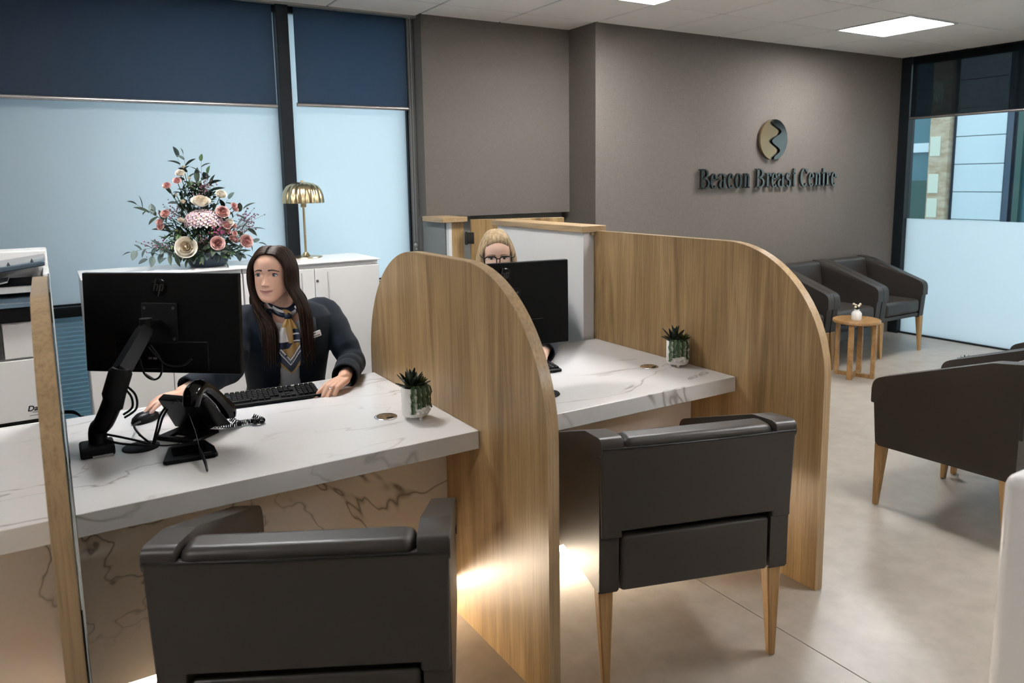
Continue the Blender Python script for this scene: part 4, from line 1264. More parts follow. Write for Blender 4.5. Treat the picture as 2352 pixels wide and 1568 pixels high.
HP = [(-.113, .052, .012, .010), (-.108, .050, .026, .022), (-.095, .041, .041, .0385), (-.075, .026, .056, .0530), (-.050, .010, .073, .0632), (-.020, 0, .083, .067), (.010, -.004, .087, .070),
      (.040, -.006, .092, .0715), (.065, -.008, .087, .067), (.085, -.010, .074, .057), (.100, -.012, .054, .042), (.109, -.013, .032, .025), (.113, -.013, .010, .008)]
def hsec(z):
    z = min(max(z, HP[0][0]), HP[-1][0])
    for i in range(len(HP) - 1):
        if HP[i][0] <= z <= HP[i + 1][0]:
            a, b_, c, d = HP[max(i - 1, 0)], HP[i], HP[i + 1], HP[min(i + 2, len(HP) - 1)]
            f = (z - b_[0]) / (c[0] - b_[0]); out = []
            for k in (1, 2, 3):
                m0 = (c[k] - a[k]) / max(c[0] - a[0], 1e-6) * (c[0] - b_[0]); m1 = (d[k] - b_[k]) / max(d[0] - b_[0], 1e-6) * (c[0] - b_[0])
                out.append((2 * f ** 3 - 3 * f * f + 1) * b_[k] + (f ** 3 - 2 * f * f + f) * m0 + (-2 * f ** 3 + 3 * f * f) * c[k] + (f ** 3 - f * f) * m1)
            return out
    return HP[-1][1:]
G = lambda d, s_: math.exp(-(d / s_) ** 2)
def fbump(x, z):
    ax = abs(x)
    zt = z - x * x * 8.0
    h = 0
    t_ = min(max((.010 - z) / .046, 0), 1)
    if z > -.037:
        amp = .0215 * t_ ** 1.3
    else:
        amp = .0215 * G(z + .037, .0072)
    h += amp * G(x, .0060 + .0046 * t_)
    h += .0062 * G(ax - .0115, .0055) * G(z + .0385, .0065)
    h -= .0065 * G(ax - .032, .019) * G(z - .002, .0115)
    h -= .004 * G(ax - .014, .006) * G(z - .004, .009)
    h += .0036 * G(ax - .030, .020) * G(z - .020, .007)
    h += .0045 * G(ax - .042, .017) * G(z + .028, .016)
    h += .0046 * G(x, .0170) * G(zt + .0618, .0038) - .0012 * G(x, .003) * G(zt + .057, .005)
    h += .0058 * G(x, .0145) * G(zt + .0722, .0046)
    h -= .0036 * G(x, .027) * G(zt + .0668, .0017)
    h -= .0055 * G(ax - .0068, .0034) * G(z + .0446, .0028)
    h -= .0030 * G(x, .017) * G(z + .0835, .0055)
    h += .0045 * G(x, .015) * G(z + .0985, .010)
    return h
def surf(x, z):
    c, d, w_ = hsec(z); q = min(abs(x) / w_, .999); return c + d * (1 - q ** 2.2) ** (1 / 2.2) + fbump(x, z)
def add_head(b, M, mi_skin=0, mi_lip=1):
    nz, na = 180, 176; rows = []
    for j in range(nz + 1):
        z = -.113 + .226 * j / nz; c, d, w_ = hsec(z); row = []
        for i in range(na):
            u = i / na * 2 - 1; th = PI * (u * .62 + .38 * u ** 3)      # denser at the front
            s_, co = math.sin(th), math.cos(th); e = 2 / 2.2
            x = w_ * math.copysign(abs(s_) ** e, s_); y = d * math.copysign(abs(co) ** e, co)
            if co > 0:
                y += fbump(x, z) * min(1, co * 2.2)
            row.append((x, c + y, z))
        rows.append(row)
    bm = b.bm; g = [[bm.verts.new(M @ Vector(p)) for p in r] for r in rows]
    for j in range(nz):
        for i in range(na):
            f = bm.faces.new((g[j][i], g[j][(i + 1) % na], g[j + 1][(i + 1) % na], g[j + 1][i]))
            p = rows[j][i]; zt = p[2] - p[0] ** 2 * 8
            lip = p[1] > .05 and (p[0] / .0265) ** 2 + ((zt + .0672) / .0066) ** 2 < 1
            f.material_index = mi_lip if lip else mi_skin
    bm.faces.new(g[0]); bm.faces.new(g[-1][::-1])
def add_face_details(person_o, M, gx, gz, iris, brow, lid=1.0):
    for s_ in (-1, 1):
        ex = .0315 * s_; y0 = surf(ex, .001) + .0042; R = .030; hw = .0162
        up = lambda u: (.0084 * lid) * (1 - (u / hw) ** 2) ** .8 if abs(u) < hw else 0
        lo = lambda u: -.0045 * (1 - (u / hw) ** 2) if abs(u) < hw else 0
        Y = lambda u, v: y0 - R + math.sqrt(R * R - u * u - v * v)
        def fn(a, c):
            u = (a * 2 - 1) * hw * .995; v = lo(u) + (up(u) - lo(u)) * c
            return M @ Vector((ex + u, Y(u, v), .001 + v))
        def mf(a, c):
            u = (a * 2 - 1) * hw; v = lo(u) + (up(u) - lo(u)) * c; r = math.hypot(u - gx, v - gz)
            return 2 if r < .0030 else (1 if r < .0071 else 0)
        b = MB(); b.grid(fn, 44, 20, mfn=mf); b.build('eye', ['sclera', iris, 'pupil'], person_o, 180)
        b = MB(); us = [(-1 + 2 * i / 14) * hw for i in range(15)]
        b.tube([M @ Vector((ex + u, Y(u, up(u)) + .0004, .001 + up(u) + .0003)) for u in us], [.0011 + .0014 * math.sin(PI * i / 14) for i in range(15)], 6, mi=0)
        b.tube([M @ Vector((ex + u * 1.03, Y(u, up(u)) - .0005, .001 + up(u) * 1.25 + .0016)) for u in us], [.0012 + .0012 * math.sin(PI * i / 14) for i in range(15)], 6, mi=1)
        b.tube([M @ Vector((ex + u, Y(u, lo(u)) - .0004, .001 + lo(u) - .0006)) for u in us], .0011, 6, mi=1)
        b.build('eyelid', ['lash', person_o['skin']], person_o, 180)
        b = MB(); pts = []; rr = []
        for i in range(13):
            f = i / 12; x = s_ * (.0125 + .038 * f); z = .0185 + .0050 * math.sin(PI * min(f * .85 + .12, 1)) - .004 * f * f
            pts.append(M @ Vector((x, surf(x, z) + .0002, z))); rr.append((.0042 - .0026 * f) * (1 if i else .7))
        b.tube(pts, rr, 6, flat=.55, up=M.to_3x3() @ Vector((0, 1, 0))); b.build('eyebrow', brow, person_o, 180)

def evaluate(me, voxel, smooth, name):
    o = bpy.data.objects.new('tmp', me); COL.objects.link(o)
    md = o.modifiers.new('r', 'REMESH'); md.mode = 'VOXEL'; md.voxel_size = voxel; md.adaptivity = 0
    if smooth:
        ms_ = o.modifiers.new('s', 'SMOOTH'); ms_.factor = .5; ms_.iterations = smooth
    dg = bpy.context.evaluated_depsgraph_get()
    out = bpy.data.meshes.new_from_object(o.evaluated_get(dg)); out.name = name
    bpy.data.objects.remove(o); bpy.data.meshes.remove(me)
    for p in out.polygons:
        p.use_smooth = True
    return out
def chain(b, pts, rr, n=14):
    b.tube(pts, rr, n)
    for p, r in zip(pts, rr):
        b.sphere(p, r * .999, 8)
def hand_pts(side, curls, spread=1.0, thumb=((.018, .020, -.004), (.042, .042, -.012), (.054, .066, -.018), (.052, .088, -.024))):
    # local: wrist at origin, +y to fingertips, +z back of hand, thumb on +x*side
    ch = []
    xs = (.0275, .0095, -.0085, -.0255); ln = ((.041, .025, .019), (.045, .028, .020), (.041, .026, .019), (.032, .020, .017)); yk = (.084, .088, .084, .076)
    tips = []
    for k in range(4):
        ch.append(([(xs[k] * .62 * side, .0, 0), (xs[k] * .85 * side, .045, .003), (xs[k] * side, yk[k], .004)], [.0135, .0128, .0105 if k < 3 else .0095]))
        p = Vector((xs[k] * side, yk[k], .004)); a = 0; P = [p.copy()]; fan = xs[k] * .9 * side * spread
        for q in range(3):
            a += curls[k][q]; p = p + Vector((fan * ln[k][q] * 3, math.cos(a) * ln[k][q], -math.sin(a) * ln[k][q])); P.append(p.copy())
        r0 = .0092 if k < 3 else .0080
        ch.append((P, [r0 + .0006, r0 - .0003, r0 - .0012, r0 - .0024])); tips.append((P[-2], P[-1], r0 - .0022))
    T = [Vector((x * side, y, z)) for x, y, z in thumb]
    ch.append((T, [.0145, .0118, .0098, .0078])); tips.append((T[-2], T[-1], .0074))
    return ch, tips
def add_hand(bb, nb, M, side, curls, **kw):
    ch, tips = hand_pts(side, curls, **kw)
    for P, rr in ch:
        chain(bb, [M @ Vector(p) for p in P], rr, 12)
    Z = M.to_3x3() @ Vector((0, 0, 1))
    for a, c, r in tips:
        A, C_ = M @ a, M @ c; d = (C_ - A).normalized(); u = (Z - d * Z.dot(d)).normalized(); s_ = d.cross(u)
        def fn(x, y):
            q = (x - .5) * 2; an = q * 1.0; l = -.006 + .0165 * y
            wd = r * (1.0 - .55 * y ** 3)
            return C_ + d * l + (u * math.cos(an) + s_ * math.sin(an) * (wd / r)) * (r * 1.06 + .0006) - u * (.004 * y * y)
        nb.grid(fn, 6, 6)
def frame(o, y, zhint=(0, 0, 1)):
    y = Vector(y).normalized(); z = Vector(zhint); z = (z - y * z.dot(y)).normalized(); x = y.cross(z)
    return Matrix(((x.x, y.x, z.x, o[0]), (x.y, y.y, z.y, o[1]), (x.z, y.z, z.z, o[2]), (0, 0, 0, 1)))
def spline(P, n):
    P = [Vector(p) for p in P]; out = []
    for i in range(n):
        u = i / (n - 1) * (len(P) - 1); k = min(int(u), len(P) - 2); f = u - k
        a, b_, c, d = P[max(k - 1, 0)], P[k], P[k + 1], P[min(k + 2, len(P) - 1)]
        out.append(.5 * ((2 * b_) + (c - a) * f + (2 * a - 5 * b_ + 4 * c - d) * f * f + (3 * b_ - a - 3 * c + d) * f ** 3))
    return out
def torso_rings(b, T, grow=0.0, top=True):
    secs = [(.46, -.06, .175, .125), (.52, -.05, .185, .13), (.60, -.03, .165, .115), (.69, -.005, .148, .102), (.78, .025, .158, .112), (.87, .048, .172, .118), (.94, .055, .178, .105), (.99, .055, .176, .088), (1.025, .052, .150, .072), (1.048, .050, .095, .058), (1.06, .05, .06, .05)]
    n = 40; rings = []
    for (z, y, rx, ry) in secs:
        rings.append([b.bm.verts.new(T @ Vector(((rx + grow) * math.cos(a), y + (ry + grow) * math.sin(a), z))) for a in [2 * PI * i / n for i in range(n)]])
    for A, B in zip(rings, rings[1:]):
        for i in range(n):
            b.bm.faces.new((A[i], A[(i + 1) % n], B[(i + 1) % n], B[i]))
    b.bm.faces.new(rings[0][::-1]); b.bm.faces.new(rings[-1])

def person(name, label, root, trz, head_c, head_dir, pitch, arms, hands, skin, hair, brow, iris, gaze, lid, scarf):
    T = Matrix.Translation((root[0], root[1], 0)) @ Matrix.Rotation(math.radians(trz), 4, 'Z')
    fd = Vector((*head_dir, 0)).normalized(); fd = (fd * math.cos(math.radians(pitch)) - Vector((0, 0, math.sin(math.radians(pitch))))).normalized()
    H = frame(head_c, fd)
    # ---- body: one mesh (head, neck, chest, hips, legs, hands)
    bb = MB(); nb = MB()
    nk0 = T @ Vector((0, .045, 1.0)); nk1 = H @ Vector((0, -.022, -.055))
    chain(bb, [nk0, nk0.lerp(nk1, .5), nk1], [.062, .052, .053], 20)
    torso_rings(bb, T, -.012)
    for (sh, el, wr) in arms:
        chain(bb, [Vector(sh), Vector(el), Vector(wr)], [.045, .036, .026], 14)
    for (wr, d, up, side, curls, kw) in hands:
        add_hand(bb, nb, frame(wr, d, up), side, curls, **kw)
    for s_ in (-1, 1):
        chain(bb, [T @ Vector((s_ * .085, -.04, .51)), T @ Vector((s_ * .11, .33, .50))], [.085, .062], 16)
        chain(bb, [T @ Vector((s_ * .11, .33, .50)), T @ Vector((s_ * .11, .31, .10))], [.058, .036], 16)
        chain(bb, [T @ Vector((s_ * .11, .30, .05)), T @ Vector((s_ * .115, .43, .035))], [.032, .026], 12)
    me = evaluate(bb.mesh('b'), .0027, 3, 'body')
    b = MB(); b.bm.from_mesh(me); bpy.data.meshes.remove(me)
    add_head(b, H)
    me = b.mesh('body', 180)
    o = bpy.data.objects.new(name, me); COL.objects.link(o); me.materials.append(MATS[skin]); me.materials.append(MATS['lips'])
    tag(o, label, 'person'); o['skin'] = skin
    if hands:
        nb.build('fingernails', 'nail', o, 180)
    add_face_details(o, H, gaze[0], gaze[1], iris, brow, lid)
    # ---- clothing
    b = MB()
    for s_ in (-1, 1):
        chain(b, [T @ Vector((s_ * .085, -.04, .51)), T @ Vector((s_ * .11, .34, .505)), ], [.097, .075], 16)
        chain(b, [T @ Vector((s_ * .11, .34, .50)), T @ Vector((s_ * .11, .31, .10))], [.072, .052], 16)
    chain(b, [T @ Vector((-.07, -.05, .52)), T @ Vector((.07, -.05, .52))], [.135, .135], 16)
    obj('trousers', evaluate(b.mesh('t'), .008, 3, 'trousers'), 'trousers', o)
    for s_ in (-1, 1):
        b = MB(); chain(b, [T @ Vector((s_ * .11, .29, .045)), T @ Vector((s_ * .115, .38, .040)), T @ Vector((s_ * .115, .45, .036))], [.043, .040, .034], 14)
        for v in b.bm.verts:
            v.co.z = max(v.co.z, 0)
        b.build('shoe', 'shoe_black', o, 60)
    b = MB(); torso_rings(b, T, .002); me = evaluate(b.mesh('t'), .006, 4, 'blouse'); b = MB(); b.bm.from_mesh(me); bpy.data.meshes.remove(me); Tj = T.inverted()
    bmesh.ops.delete(b.bm, geom=[f for f in b.bm.faces if (Tj @ f.calc_center_median()).z > .972 + .3 * abs((Tj @ f.calc_center_median()).x)], context='FACES')
    for v in b.bm.verts:
        if v.is_boundary:
            l = Tj @ v.co; l.z = .972 + .3 * abs(l.x); v.co = T @ l
    obj('blouse', b.mesh('blouse', 180), 'blouse_white', o)
    # jacket: sleeves and body in one cloth, open at the front
    b = MB(); torso_rings(b, T, .017)
    Ti = T.inverted()
    for (sh, el, wr) in arms:
        sh, el, wr = Vector(sh), Vector(el), Vector(wr); cuff = el.lerp(wr, .90)
        P = spline([sh.lerp(T @ Vector((0, .03, .98)), .35), sh, sh.lerp(el, .5) + (sh + el - T @ Vector((0, 0, .9)) * 2) * .012, el, el.lerp(cuff, .5), cuff], 26)
        rr = [.066 - .0135 * (i / 25) + .003 * math.sin(i * 1.7) * (1 if 6 < i < 22 else 0) for i in range(26)]
        b.tube(P, rr, 20); b.sphere(P[0], .06, 10); b.sphere(el, .057, 10)
    me = evaluate(b.mesh('t'), .0055, 5, 'jacket')
    b = MB(); b.bm.from_mesh(me); bpy.data.meshes.remove(me)
    kill = []
    for f in b.bm.faces:
        c = f.calc_center_median(); l = Ti @ c
        op = .040 + .020 * max(0, (l.z - .84) / .2) + .018 * max(0, (.74 - l.z) / .1)
        if l.y > .04 and abs(l.x) < op and .5 < l.z < 1.07 and abs(l.x) < .12:
            kill.append(f); continue
        if l.z > 1.030 and abs(l.x) < .085 and abs(l.y - .05) < .075:
            kill.append(f); continue
        for (sh, el, wr) in arms:
            d = (Vector(wr) - Vector(el)).normalized()
            if (c - Vector(el)).dot(d) > (Vector(wr) - Vector(el)).length * .885 and (c - Vector(wr)).length < .09:
                kill.append(f); break
    bmesh.ops.delete(b.bm, geom=kill, context='FACES')
    for v in b.bm.verts:
        if not v.is_boundary:
            continue
        l = Ti @ v.co
        op = .040 + .020 * max(0, (l.z - .84) / .2) + .018 * max(0, (.74 - l.z) / .1)
        if l.y > .04 and abs(abs(l.x) - op) < .012 and .5 < l.z < 1.05:
            l.x = math.copysign(op, l.x); v.co = T @ l; continue
        for (sh, el, wr) in arms:
            d = (Vector(wr) - Vector(el)); q = d.length; d.normalize(); k = (v.co - Vector(el)).dot(d)
            if (v.co - Vector(wr)).length < .1 and abs(k - q * .885) < .02:
                v.co += d * (q * .885 - k)
    me = b.mesh('jacket', 180); jk = obj('jacket', me, 'navy_wool', o)
    md = jk.modifiers.new('so', 'SOLIDIFY'); md.thickness = .005; md.offset = -1
    # lapels lie on the jacket front
    for s_ in (-1, 1):
        L = [(s_ * .060, .10, 1.035), (s_ * .072, .148, .985), (s_ * .060, .176, .92), (s_ * .048, .184, .86), (s_ * .042, .176, .80)]
        Wd = [.014, .034, .044, .032, .004]
        b = MB(); P = [Vector(p) for p in L]; g = []
        for p, w2 in zip(P, Wd):
            g.append([b.bm.verts.new(T @ q) for q in (p + Vector((-s_ * .004, .004, 0)), p + Vector((s_ * w2 * .6, .004 - w2 * .05, 0)), p + Vector((s_ * w2 * 1.25, -.006 - w2 * .22, .004)))])
        for A, B in zip(g, g[1:]):
            for j in range(2):
                b.bm.faces.new((A[j], A[j + 1], B[j + 1], B[j]))
        lo_ = b.build('lapel', 'navy_wool', jk, 180, norm=True); md = lo_.modifiers.new('so', 'SOLIDIFY'); md.thickness = .004
    return o, T, H

def locks(o, T, H, hairm, paths, name='hair'):
    b = MB()
    for (P, r, fl) in paths:
        Q = spline(P, 26)
        rr = [r * (.55 + .45 * min(1, i / 5)) * (1 if i < 18 else max(.12, 1 - (i - 18) / 8)) for i in range(26)]
        b.tube(Q, rr, 6, flat=fl, up=(0, -1, .1))
    return b.build(name, hairm, o, 180)
# ---- the dark-haired receptionist
rnd = random.Random(21)
RT = (.835, 3.268); TRZ = 172
w1_arms = [((1.015, 3.245, .985), (1.068, 3.085, .790), (.952, 2.850, .782)), ((.66, 3.235, .985), (.575, 3.10, .83), (.372, 2.962, .790))]
w1_hands = [
    ((.948, 2.842, .780), (-.80, -.58, -.16), (-.1, -.25, 1), 1, ((.30, .35, .2), (.62, .75, .4), (.68, .85, .45), (.72, .85, .45)),
     dict(spread=.6, thumb=((.018, .020, -.004), (.040, .045, -.012), (.046, .072, -.018), (.036, .094, -.022)))),
    ((.365, 2.958, .790), (-.80, -.60, -.02), (0, .1, 1), -1, ((.10, .22, .18), (.10, .25, .2), (.25, .4, .3), (.3, .45, .35)), dict(spread=1.2)),
]
w1, T1, H1 = person('person', 'dark-haired woman in a navy jacket and patterned neck scarf, typing', RT, TRZ, (.783, 3.188, 1.177), (-.56, -.83), -3, w1_arms, w1_hands,
                    'skin', 'hair_brown', 'brow_dark', 'iris', (.0018, -.0006), .84, True)
# long straight hair with a centre parting
paths = []
def skull(s_, x, y, z, k=1.05):
    return H1 @ Vector((s_ * x * k, y * k - .002, z * k))
for s_ in (-1, 1):
    for i in range(46):
        v = i / 45; j = rnd.uniform(-1, 1)
        yp = .070 - .150 * v                       # where the lock leaves the parting
        zt = (.113 - (yp - .0) ** 2 * 5.2) if yp > 0 else .1135 - (yp + .02) ** 2 * 3.6
        zt = min(zt, .112)
        p0 = H1 @ Vector((s_ * .0005, yp, zt + .001))
        p1 = H1 @ Vector((s_ * (.040 + .004 * v), yp * .94 - .004 * v, zt - .008))
        ys = .052 - .130 * v
        p2 = H1 @ Vector((s_ * (.0735 + .008 * math.sin(PI * v) + .002 * j), ys + .004, .030))
        p3 = H1 @ Vector((s_ * (.0770 + .010 * math.sin(PI * v) + .002 * j), ys * .95, -.045))
        # below the jaw the lock hangs straight down over the shoulder
        if v < .55:
            ex = s_ * (.052 + .044 * v / .55) + rnd.uniform(-.01, .01); ey = .196 - .020 * (v / .55) + rnd.uniform(-.004, .008)
            # image-left side is the person's right
            p5 = T1 @ Vector((ex * 1.10, ey + .002, .805 + rnd.uniform(-.03, .05) + .05 * v)); p4 = T1 @ Vector((ex * 1.05, ey - .010, .965))
        else:
            q = (v - .55) / .45; ex = s_ * (.115 - .06 * q); ey = -.02 - .075 * q
            p5 = T1 @ Vector((ex, ey - .02, .86 + rnd.uniform(-.03, .03))); p4 = T1 @ Vector((ex * .95, ey - .005, .99))
        pm = p3.lerp(p4, .5) + Vector((0, 0, .0)) + (T1.to_3x3() @ Vector((s_ * .014, .0, 0)))
        paths.append(([p0, p1, p2, p3, pm, p4, p5], rnd.uniform(.0075, .0115), .55))
hair = locks(w1, T1, H1, 'hair_brown', paths)
b = MB()                                            # close-fitting under layer of hair
HL = [(0, .090), (25, .086), (45, .070), (65, .036), (80, -.02), (95, -.06), (180, -.075)]
def hairline(deg):
    for (a0, h0), (a1, h1) in zip(HL, HL[1:]):
        if a0 <= deg <= a1:
            f = (deg - a0) / (a1 - a0); return h0 + (h1 - h0) * f
def capf(u, v):
    th = u * 2 * PI; dg = math.degrees(th); dg = 360 - dg if dg > 180 else dg
    z = hairline(dg) + (.1128 - hairline(dg)) * v ** .8; c, d, w_ = hsec(z); e = 2 / 2.2
    x = w_ * math.copysign(abs(math.sin(th)) ** e, math.sin(th)); y = c + d * math.copysign(abs(math.cos(th)) ** e, math.cos(th))
    k = 1.01 + .05 * min(1, v * 4)
    return H1 @ Vector((x * k, y * k, z * 1.0 + .003 * min(1, v * 3)))
b.grid(capf, 72, 24, wrapu=True); b.build('hair_underlayer', 'hair_brown', w1, 180)

# scarf: band round the neck, knot and patterned tail
sf_mats = ['scarf_gold', 'scarf_white', 'scarf_navy', 'scarf_blue']
def scarf(o, T):
    b = MB(); n = 56; rings = []
    for i in range(n):
        a = 2 * PI * i / n; front = max(0, math.sin(a))
        c = Vector((.066 * math.cos(a), .050 + .070 * math.sin(a), 1.060 - .042 * front ** 1.6 + .012 * (1 - front)))
        tl = .35 + .35 * front; h = .019
        out = Vector((math.cos(a), math.sin(a), 0))
        rings.append([T @ (c + out * x + Vector((0, 0, z)) + out * (-z * tl * .9)) for x, z in ((0, -h), (.007, -h * .5), (.008, 0), (.007, h * .5), (0, h), (-.006, h * .5), (-.006, -h * .5))])
    g = [[b.bm.verts.new(p) for p in r] for r in rings]
    for i in range(n):
        for j in range(7):
            f = b.bm.faces.new((g[i][j], g[i][(j + 1) % 7], g[(i + 1) % n][(j + 1) % 7], g[(i + 1) % n][j]))
            k = (i * 9 // n + (1 if j in (2, 3) else 0)) % 4
            f.material_index = (1, 2, 1, 2)[k] if j != 3 else 2
    s_ = b.build('scarf', sf_mats, o, 180, norm=True)
    kp = T @ Vector((-.004, .142, 1.008))
    b = MB(); b.sphere((0, 0, 0), .0175, 8, sx=1.0, sy=.8, sz=1.05); kn = b.build('knot', 'scarf_navy', s_, 180, loc=kp)
    b = MB(); leaf_pts(b, T @ Vector((-.016, .150, 1.014)), T.to_3x3() @ Vector((.9, .1, .65)), .04, .009, T.to_3x3() @ Vector((0, 1, .2)), .1, 5); b.build('knot_fold', 'scarf_gold', s_, 180)
    # tail: u across, v from knot down; hangs to a point
    Lt = .232
    def tail(u, v):
        q = (u - .5) * 2
        w_ = .010 + .028 * min(1, v / .22) ** .8 + .009 * v
        tip = 0 if v < .78 else (v - .78) / .22
        zdrop = Lt * (.80 * v / .78 if v < .78 else .80 + .20 * tip * (1 - abs(q)))
        y = .160 + .022 * math.sin(min(zdrop / .17, 1) * PI * .55) - .02 * max(0, zdrop - .12) / .1 + .0045 * math.sin(q * 7) * (1 - v * .6) + .004
        return T @ Vector((-.004 - q * w_ + .004 * math.sin(v * 3), y, .998 - zdrop))
    def tm(u, v):
        q = (u - .5) * 2
        tip = 0 if v < .78 else (v - .78) / .22
        d = (.80 * v / .78 if v < .78 else .80 + .20 * tip * (1 - abs(q)))
        if d < .42:
            if q < -.05 - (d - .42) * -1.2 and d > .14:
                return 1 if d < .40 else 2
            if q > .35 and d > .18:
                return 2 if int(d * 40) % 5 else 1
            return 0
        e = d + abs(q) * .22 - .0          # chevrons: distance along the V
        e2 = d + abs(q) * .20
        if d < .52 and q < -.1 - (.52 - d) * -4:
            return 2
        k = (d - .60) + abs(q) * .26
        if k < .10:
            return 0
        for lim, m_ in ((.115, 2), (.155, 1), (.168, 2), (.176, 0), (.215, 3), (.240, 1)):
            if k < lim:
                return m_
        if d > .80 - .015 + .2 * (1 - abs(q)) - .018 or k > .385:
            return 0
        return 2
    b = MB(); b.grid(tail, 90, 200, mfn=tm); tl = b.build('scarf_tail', sf_mats, s_, 180)
    md = tl.modifiers.new('so', 'SOLIDIFY'); md.thickness = .0012
    b = MB(); M = frame(T @ Vector((.017, .1915, .850)), T.to_3x3() @ Vector((0, 0, 1)), T.to_3x3() @ Vector((0, 1, .05)))
    b.lathe([(0, 0), (.0042, 0), (.0042, .0008), (0, .0008)], 16, M=M); b.build('scarf_emblem', 'scarf_navy', tl)
    me = text_mesh('Beacon Hospital', .0072, .0001)
    lt = obj('scarf_lettering', me, 'scarf_navy', tl)
    R = T.to_3x3(); ax = (R @ Vector((-.62, 0, -.78))).normalized(); nz = (R @ Vector((0, 1, 0))).normalized(); ay = nz.cross(ax)
    p = T @ Vector((.0005, .1925, .829)); lt.matrix_local = Matrix(((ax.x, ay.x, nz.x, p.x), (ax.y, ay.y, nz.y, p.y), (ax.z, ay.z, nz.z, p.z), (0, 0, 0, 1)))
scarf(w1, T1)
# name badge on the jacket
bd = MB(); bd.box(-.028, .028, -.0015, .0015, -.0125, .0125, .001, 1)
bdg = bd.build('name_badge', 'white_gloss', w1)
nrm = T1.to_3x3() @ Vector((-.35, 1, .1)); p = T1 @ Vector((-.105, .176, .925))
M = frame(p, nrm, (0, 0, 1)); bdg.matrix_local = M @ Matrix.Rotation(math.radians(10), 4, 'Y')
b = MB()
b.box(-.004, .010, .0016, .002, .003, .0075); b.box(-.022, .022, .0016, .002, -.0075, -.0045)
b.build('badge_print', 'dark_grey', bdg)
# ring on the left hand
b = MB(); Mh = frame(w1_hands[0][0], w1_hands[0][1], w1_hands[0][2]); c = Mh @ Vector((-.009, .098, .0015)); ax = (Mh.to_3x3() @ Vector((0, .85, -.55))).normalized(); e1 = ax.orthogonal().normalized(); e2 = ax.cross(e1)
b.tube([c + (e1 * math.cos(a) + e2 * math.sin(a)) * .0105 for a in [2 * PI * i / 24 for i in range(24)]], .0011, 6, closed=True)
b.sphere(c + (Mh.to_3x3() @ Vector((0, .2, 1))).normalized() * .0115, .0028, 5); b.build('finger_ring', 'chrome', w1, 60)

# ---- the fair-haired woman behind the second monitor
RT2 = (1.955, 3.36)
w2_arms = [((2.135, 3.30, .985), (2.13, 3.07, .83), (1.775, 2.675, .790)), ((1.775, 3.33, .985), (1.70, 3.10, .82), (1.62, 2.84, .785))]
w2_hands = [((1.770, 2.668, .788), (-.75, -.5, -.12), (0, 0, 1), 1, ((.3, .4, .3),) * 4, dict()), ((1.618, 2.835, .783), (-.1, -1, -.15), (0, 0, 1), -1, ((.3, .4, .3),) * 4, dict())]
w2, T2, H2 = person('person', 'fair-haired woman in black glasses behind the second monitor', RT2, 158, (1.918, 3.285, 1.178), (-.44, -.90), 10, w2_arms, w2_hands,
                    'skin_fair', 'hair_blonde', 'brow_fair', 'iris_brown', (.0, -.0018), .75, False)
paths = []
for s_ in (-1, 1):
    for i in range(40):
        v = i / 39; j = rnd.uniform(-1, 1); yp = .070 - .150 * v; zt = min((.113 - yp ** 2 * 4.6) if yp > 0 else .1135 - (yp + .02) ** 2 * 3.6, .112)
        p0 = H2 @ Vector((s_ * .001, yp - .03, zt + .002)); p1 = H2 @ Vector((s_ * .044, yp * .85 - .014, zt - .012))
        ys = .040 - .120 * v
        p2 = H2 @ Vector((s_ * (.0755 + .008 * math.sin(PI * v)), ys, .025)); p3 = H2 @ Vector((s_ * (.084 + .012 * math.sin(PI * v) + .003 * j), ys * .95 - .005, -.05))
        p4 = H2 @ Vector((s_ * (.092 + .003 * j), ys * .9 - .01, -.13)); p5 = T2 @ Vector((s_ * (.10 + .01 * j), .06 - .13 * v, .93 + rnd.uniform(-.02, .02)))
        paths.append(([p0, p1, p2, p3, p4, p5], rnd.uniform(.006, .010), .6))
for i in range(30):                                  # front hair combed back from the forehead
    q = (i / 29 - .5) * 2; x0 = q * .052
    z0 = .080 - abs(q) ** 2 * .022; dx = rnd.uniform(-.004, .004)
    paths.append(([H2 @ Vector((x0, surf(x0, z0) - .002, z0)), H2 @ Vector((x0 + dx, surf(x0, z0 + .008) + .003, z0 + .014)), H2 @ Vector((x0 * .96 + dx, .042, .111 - 6 * x0 * x0)), H2 @ Vector((x0 * .9, -.01, .117 - 7 * x0 * x0)), H2 @ Vector((x0 * .85, -.07, .092))], .0062, .7))
locks(w2, T2, H2, 'hair_blonde', paths)
b = MB()
def capf2(u, v):
    p = capf(u, v); return H2 @ (H1.inverted() @ p)
b.grid(capf2, 72, 24, wrapu=True); b.build('hair_underlayer', 'hair_blonde', w2, 180)
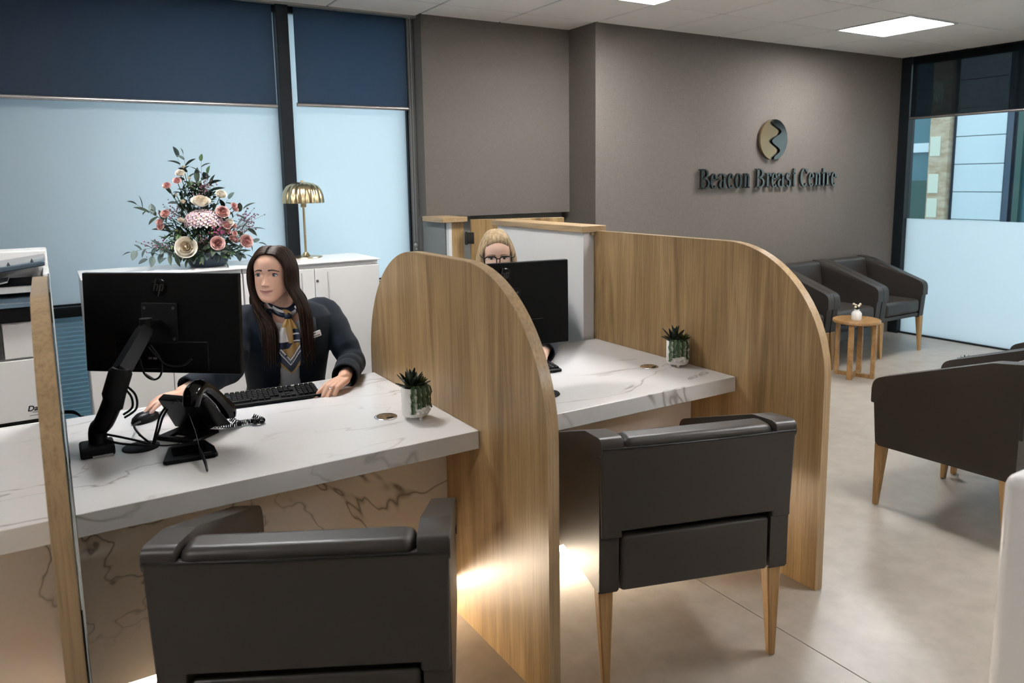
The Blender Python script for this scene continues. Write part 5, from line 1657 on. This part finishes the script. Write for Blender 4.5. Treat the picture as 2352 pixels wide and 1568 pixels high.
# spectacles
gs = bpy.data.objects.new('glasses', None); COL.objects.link(gs); gs.matrix_world = H2 @ Matrix.Diagonal((1.12, 1.0, 1.12, 1))
tag(gs, 'black rectangular glasses worn by the fair-haired woman', 'glasses')
yg = surf(0, .0) + .016
for s_ in (-1, 1):
    cx = .0335 * s_; P = []
    for k in range(28):
        a = 2 * PI * k / 28; ca, sa = math.cos(a), math.sin(a)
        P.append((cx + .0265 * math.copysign(abs(ca) ** .55, ca), yg - .10 * abs(cx) ** 1.0 * .12, -.002 + .0185 * math.copysign(abs(sa) ** .6, sa)))
    b = MB(); b.tube(P, [.0021 if P[k][2] < .010 else .0029 for k in range(28)], 6, closed=True); b.build('rim', 'black_gloss', gs, 180)
    b = MB(); b.tube([(s_ * .060, yg - .002, .010), (s_ * .073, yg - .02, .011), (s_ * .079, .0, .008), (s_ * .078, -.03, -.004)], .0022, 6, sub=4); b.build('temple_arm', 'black_gloss', gs, 180)
    b = MB(); vs_ = [b.bm.verts.new((p[0], p[1] - .0003, p[2])) for p in P]; b.bm.faces.new(vs_); b.build('lens', 'glass_clear', gs)
b = MB(); b.tube([(-.0085, yg, .006), (0, yg + .002, .008), (.0085, yg, .006)], .0024, 6, sub=4); b.build('bridge', 'black_gloss', gs, 180)

# ---- swivel stools carrying the two receptionists
def stool(T, label):
    t = thing('swivel_stool', label, 'stool', (T.translation.x, T.translation.y, 0), 0, 'black swivel stools')
    c = Vector((0, .05, 0))
    b = MB(); b.lathe([(0, .34), (.19, .34), (.21, .355), (.205, .375), (.17, .385), (0, .388)], 36); b.build('seat', 'black_matte', t, 50, loc=c)
    b = MB(); b.tube([(0, 0, .08), (0, 0, .34)], .025, 16); b.build('gas_lift', 'chrome', t, 50, loc=c)
    for k in range(5):
        a = 2 * PI * k / 5; d = Vector((math.cos(a), math.sin(a), 0))
        b = MB(); b.tube([Vector((0, 0, .085)), d * .26 + Vector((0, 0, .065))], [.022, .016], 8); lg = b.build('base_spoke', 'black_plastic', t, 50, loc=c)
        b = MB(); b.tube([d * .26 + d.orthogonal() * .015 + Vector((0, 0, .026)), d * .26 - d.orthogonal() * .015 + Vector((0, 0, .026))], .026, 14); b.tube([d * .26 + Vector((0, 0, .03)), d * .26 + Vector((0, 0, .065))], .008, 6); b.build('castor', 'black_matte', lg, 50)
stool(T1, 'black swivel stool under the dark-haired receptionist, hidden by the desk')
stool(T2, 'black swivel stool under the fair-haired woman, hidden by the desk')
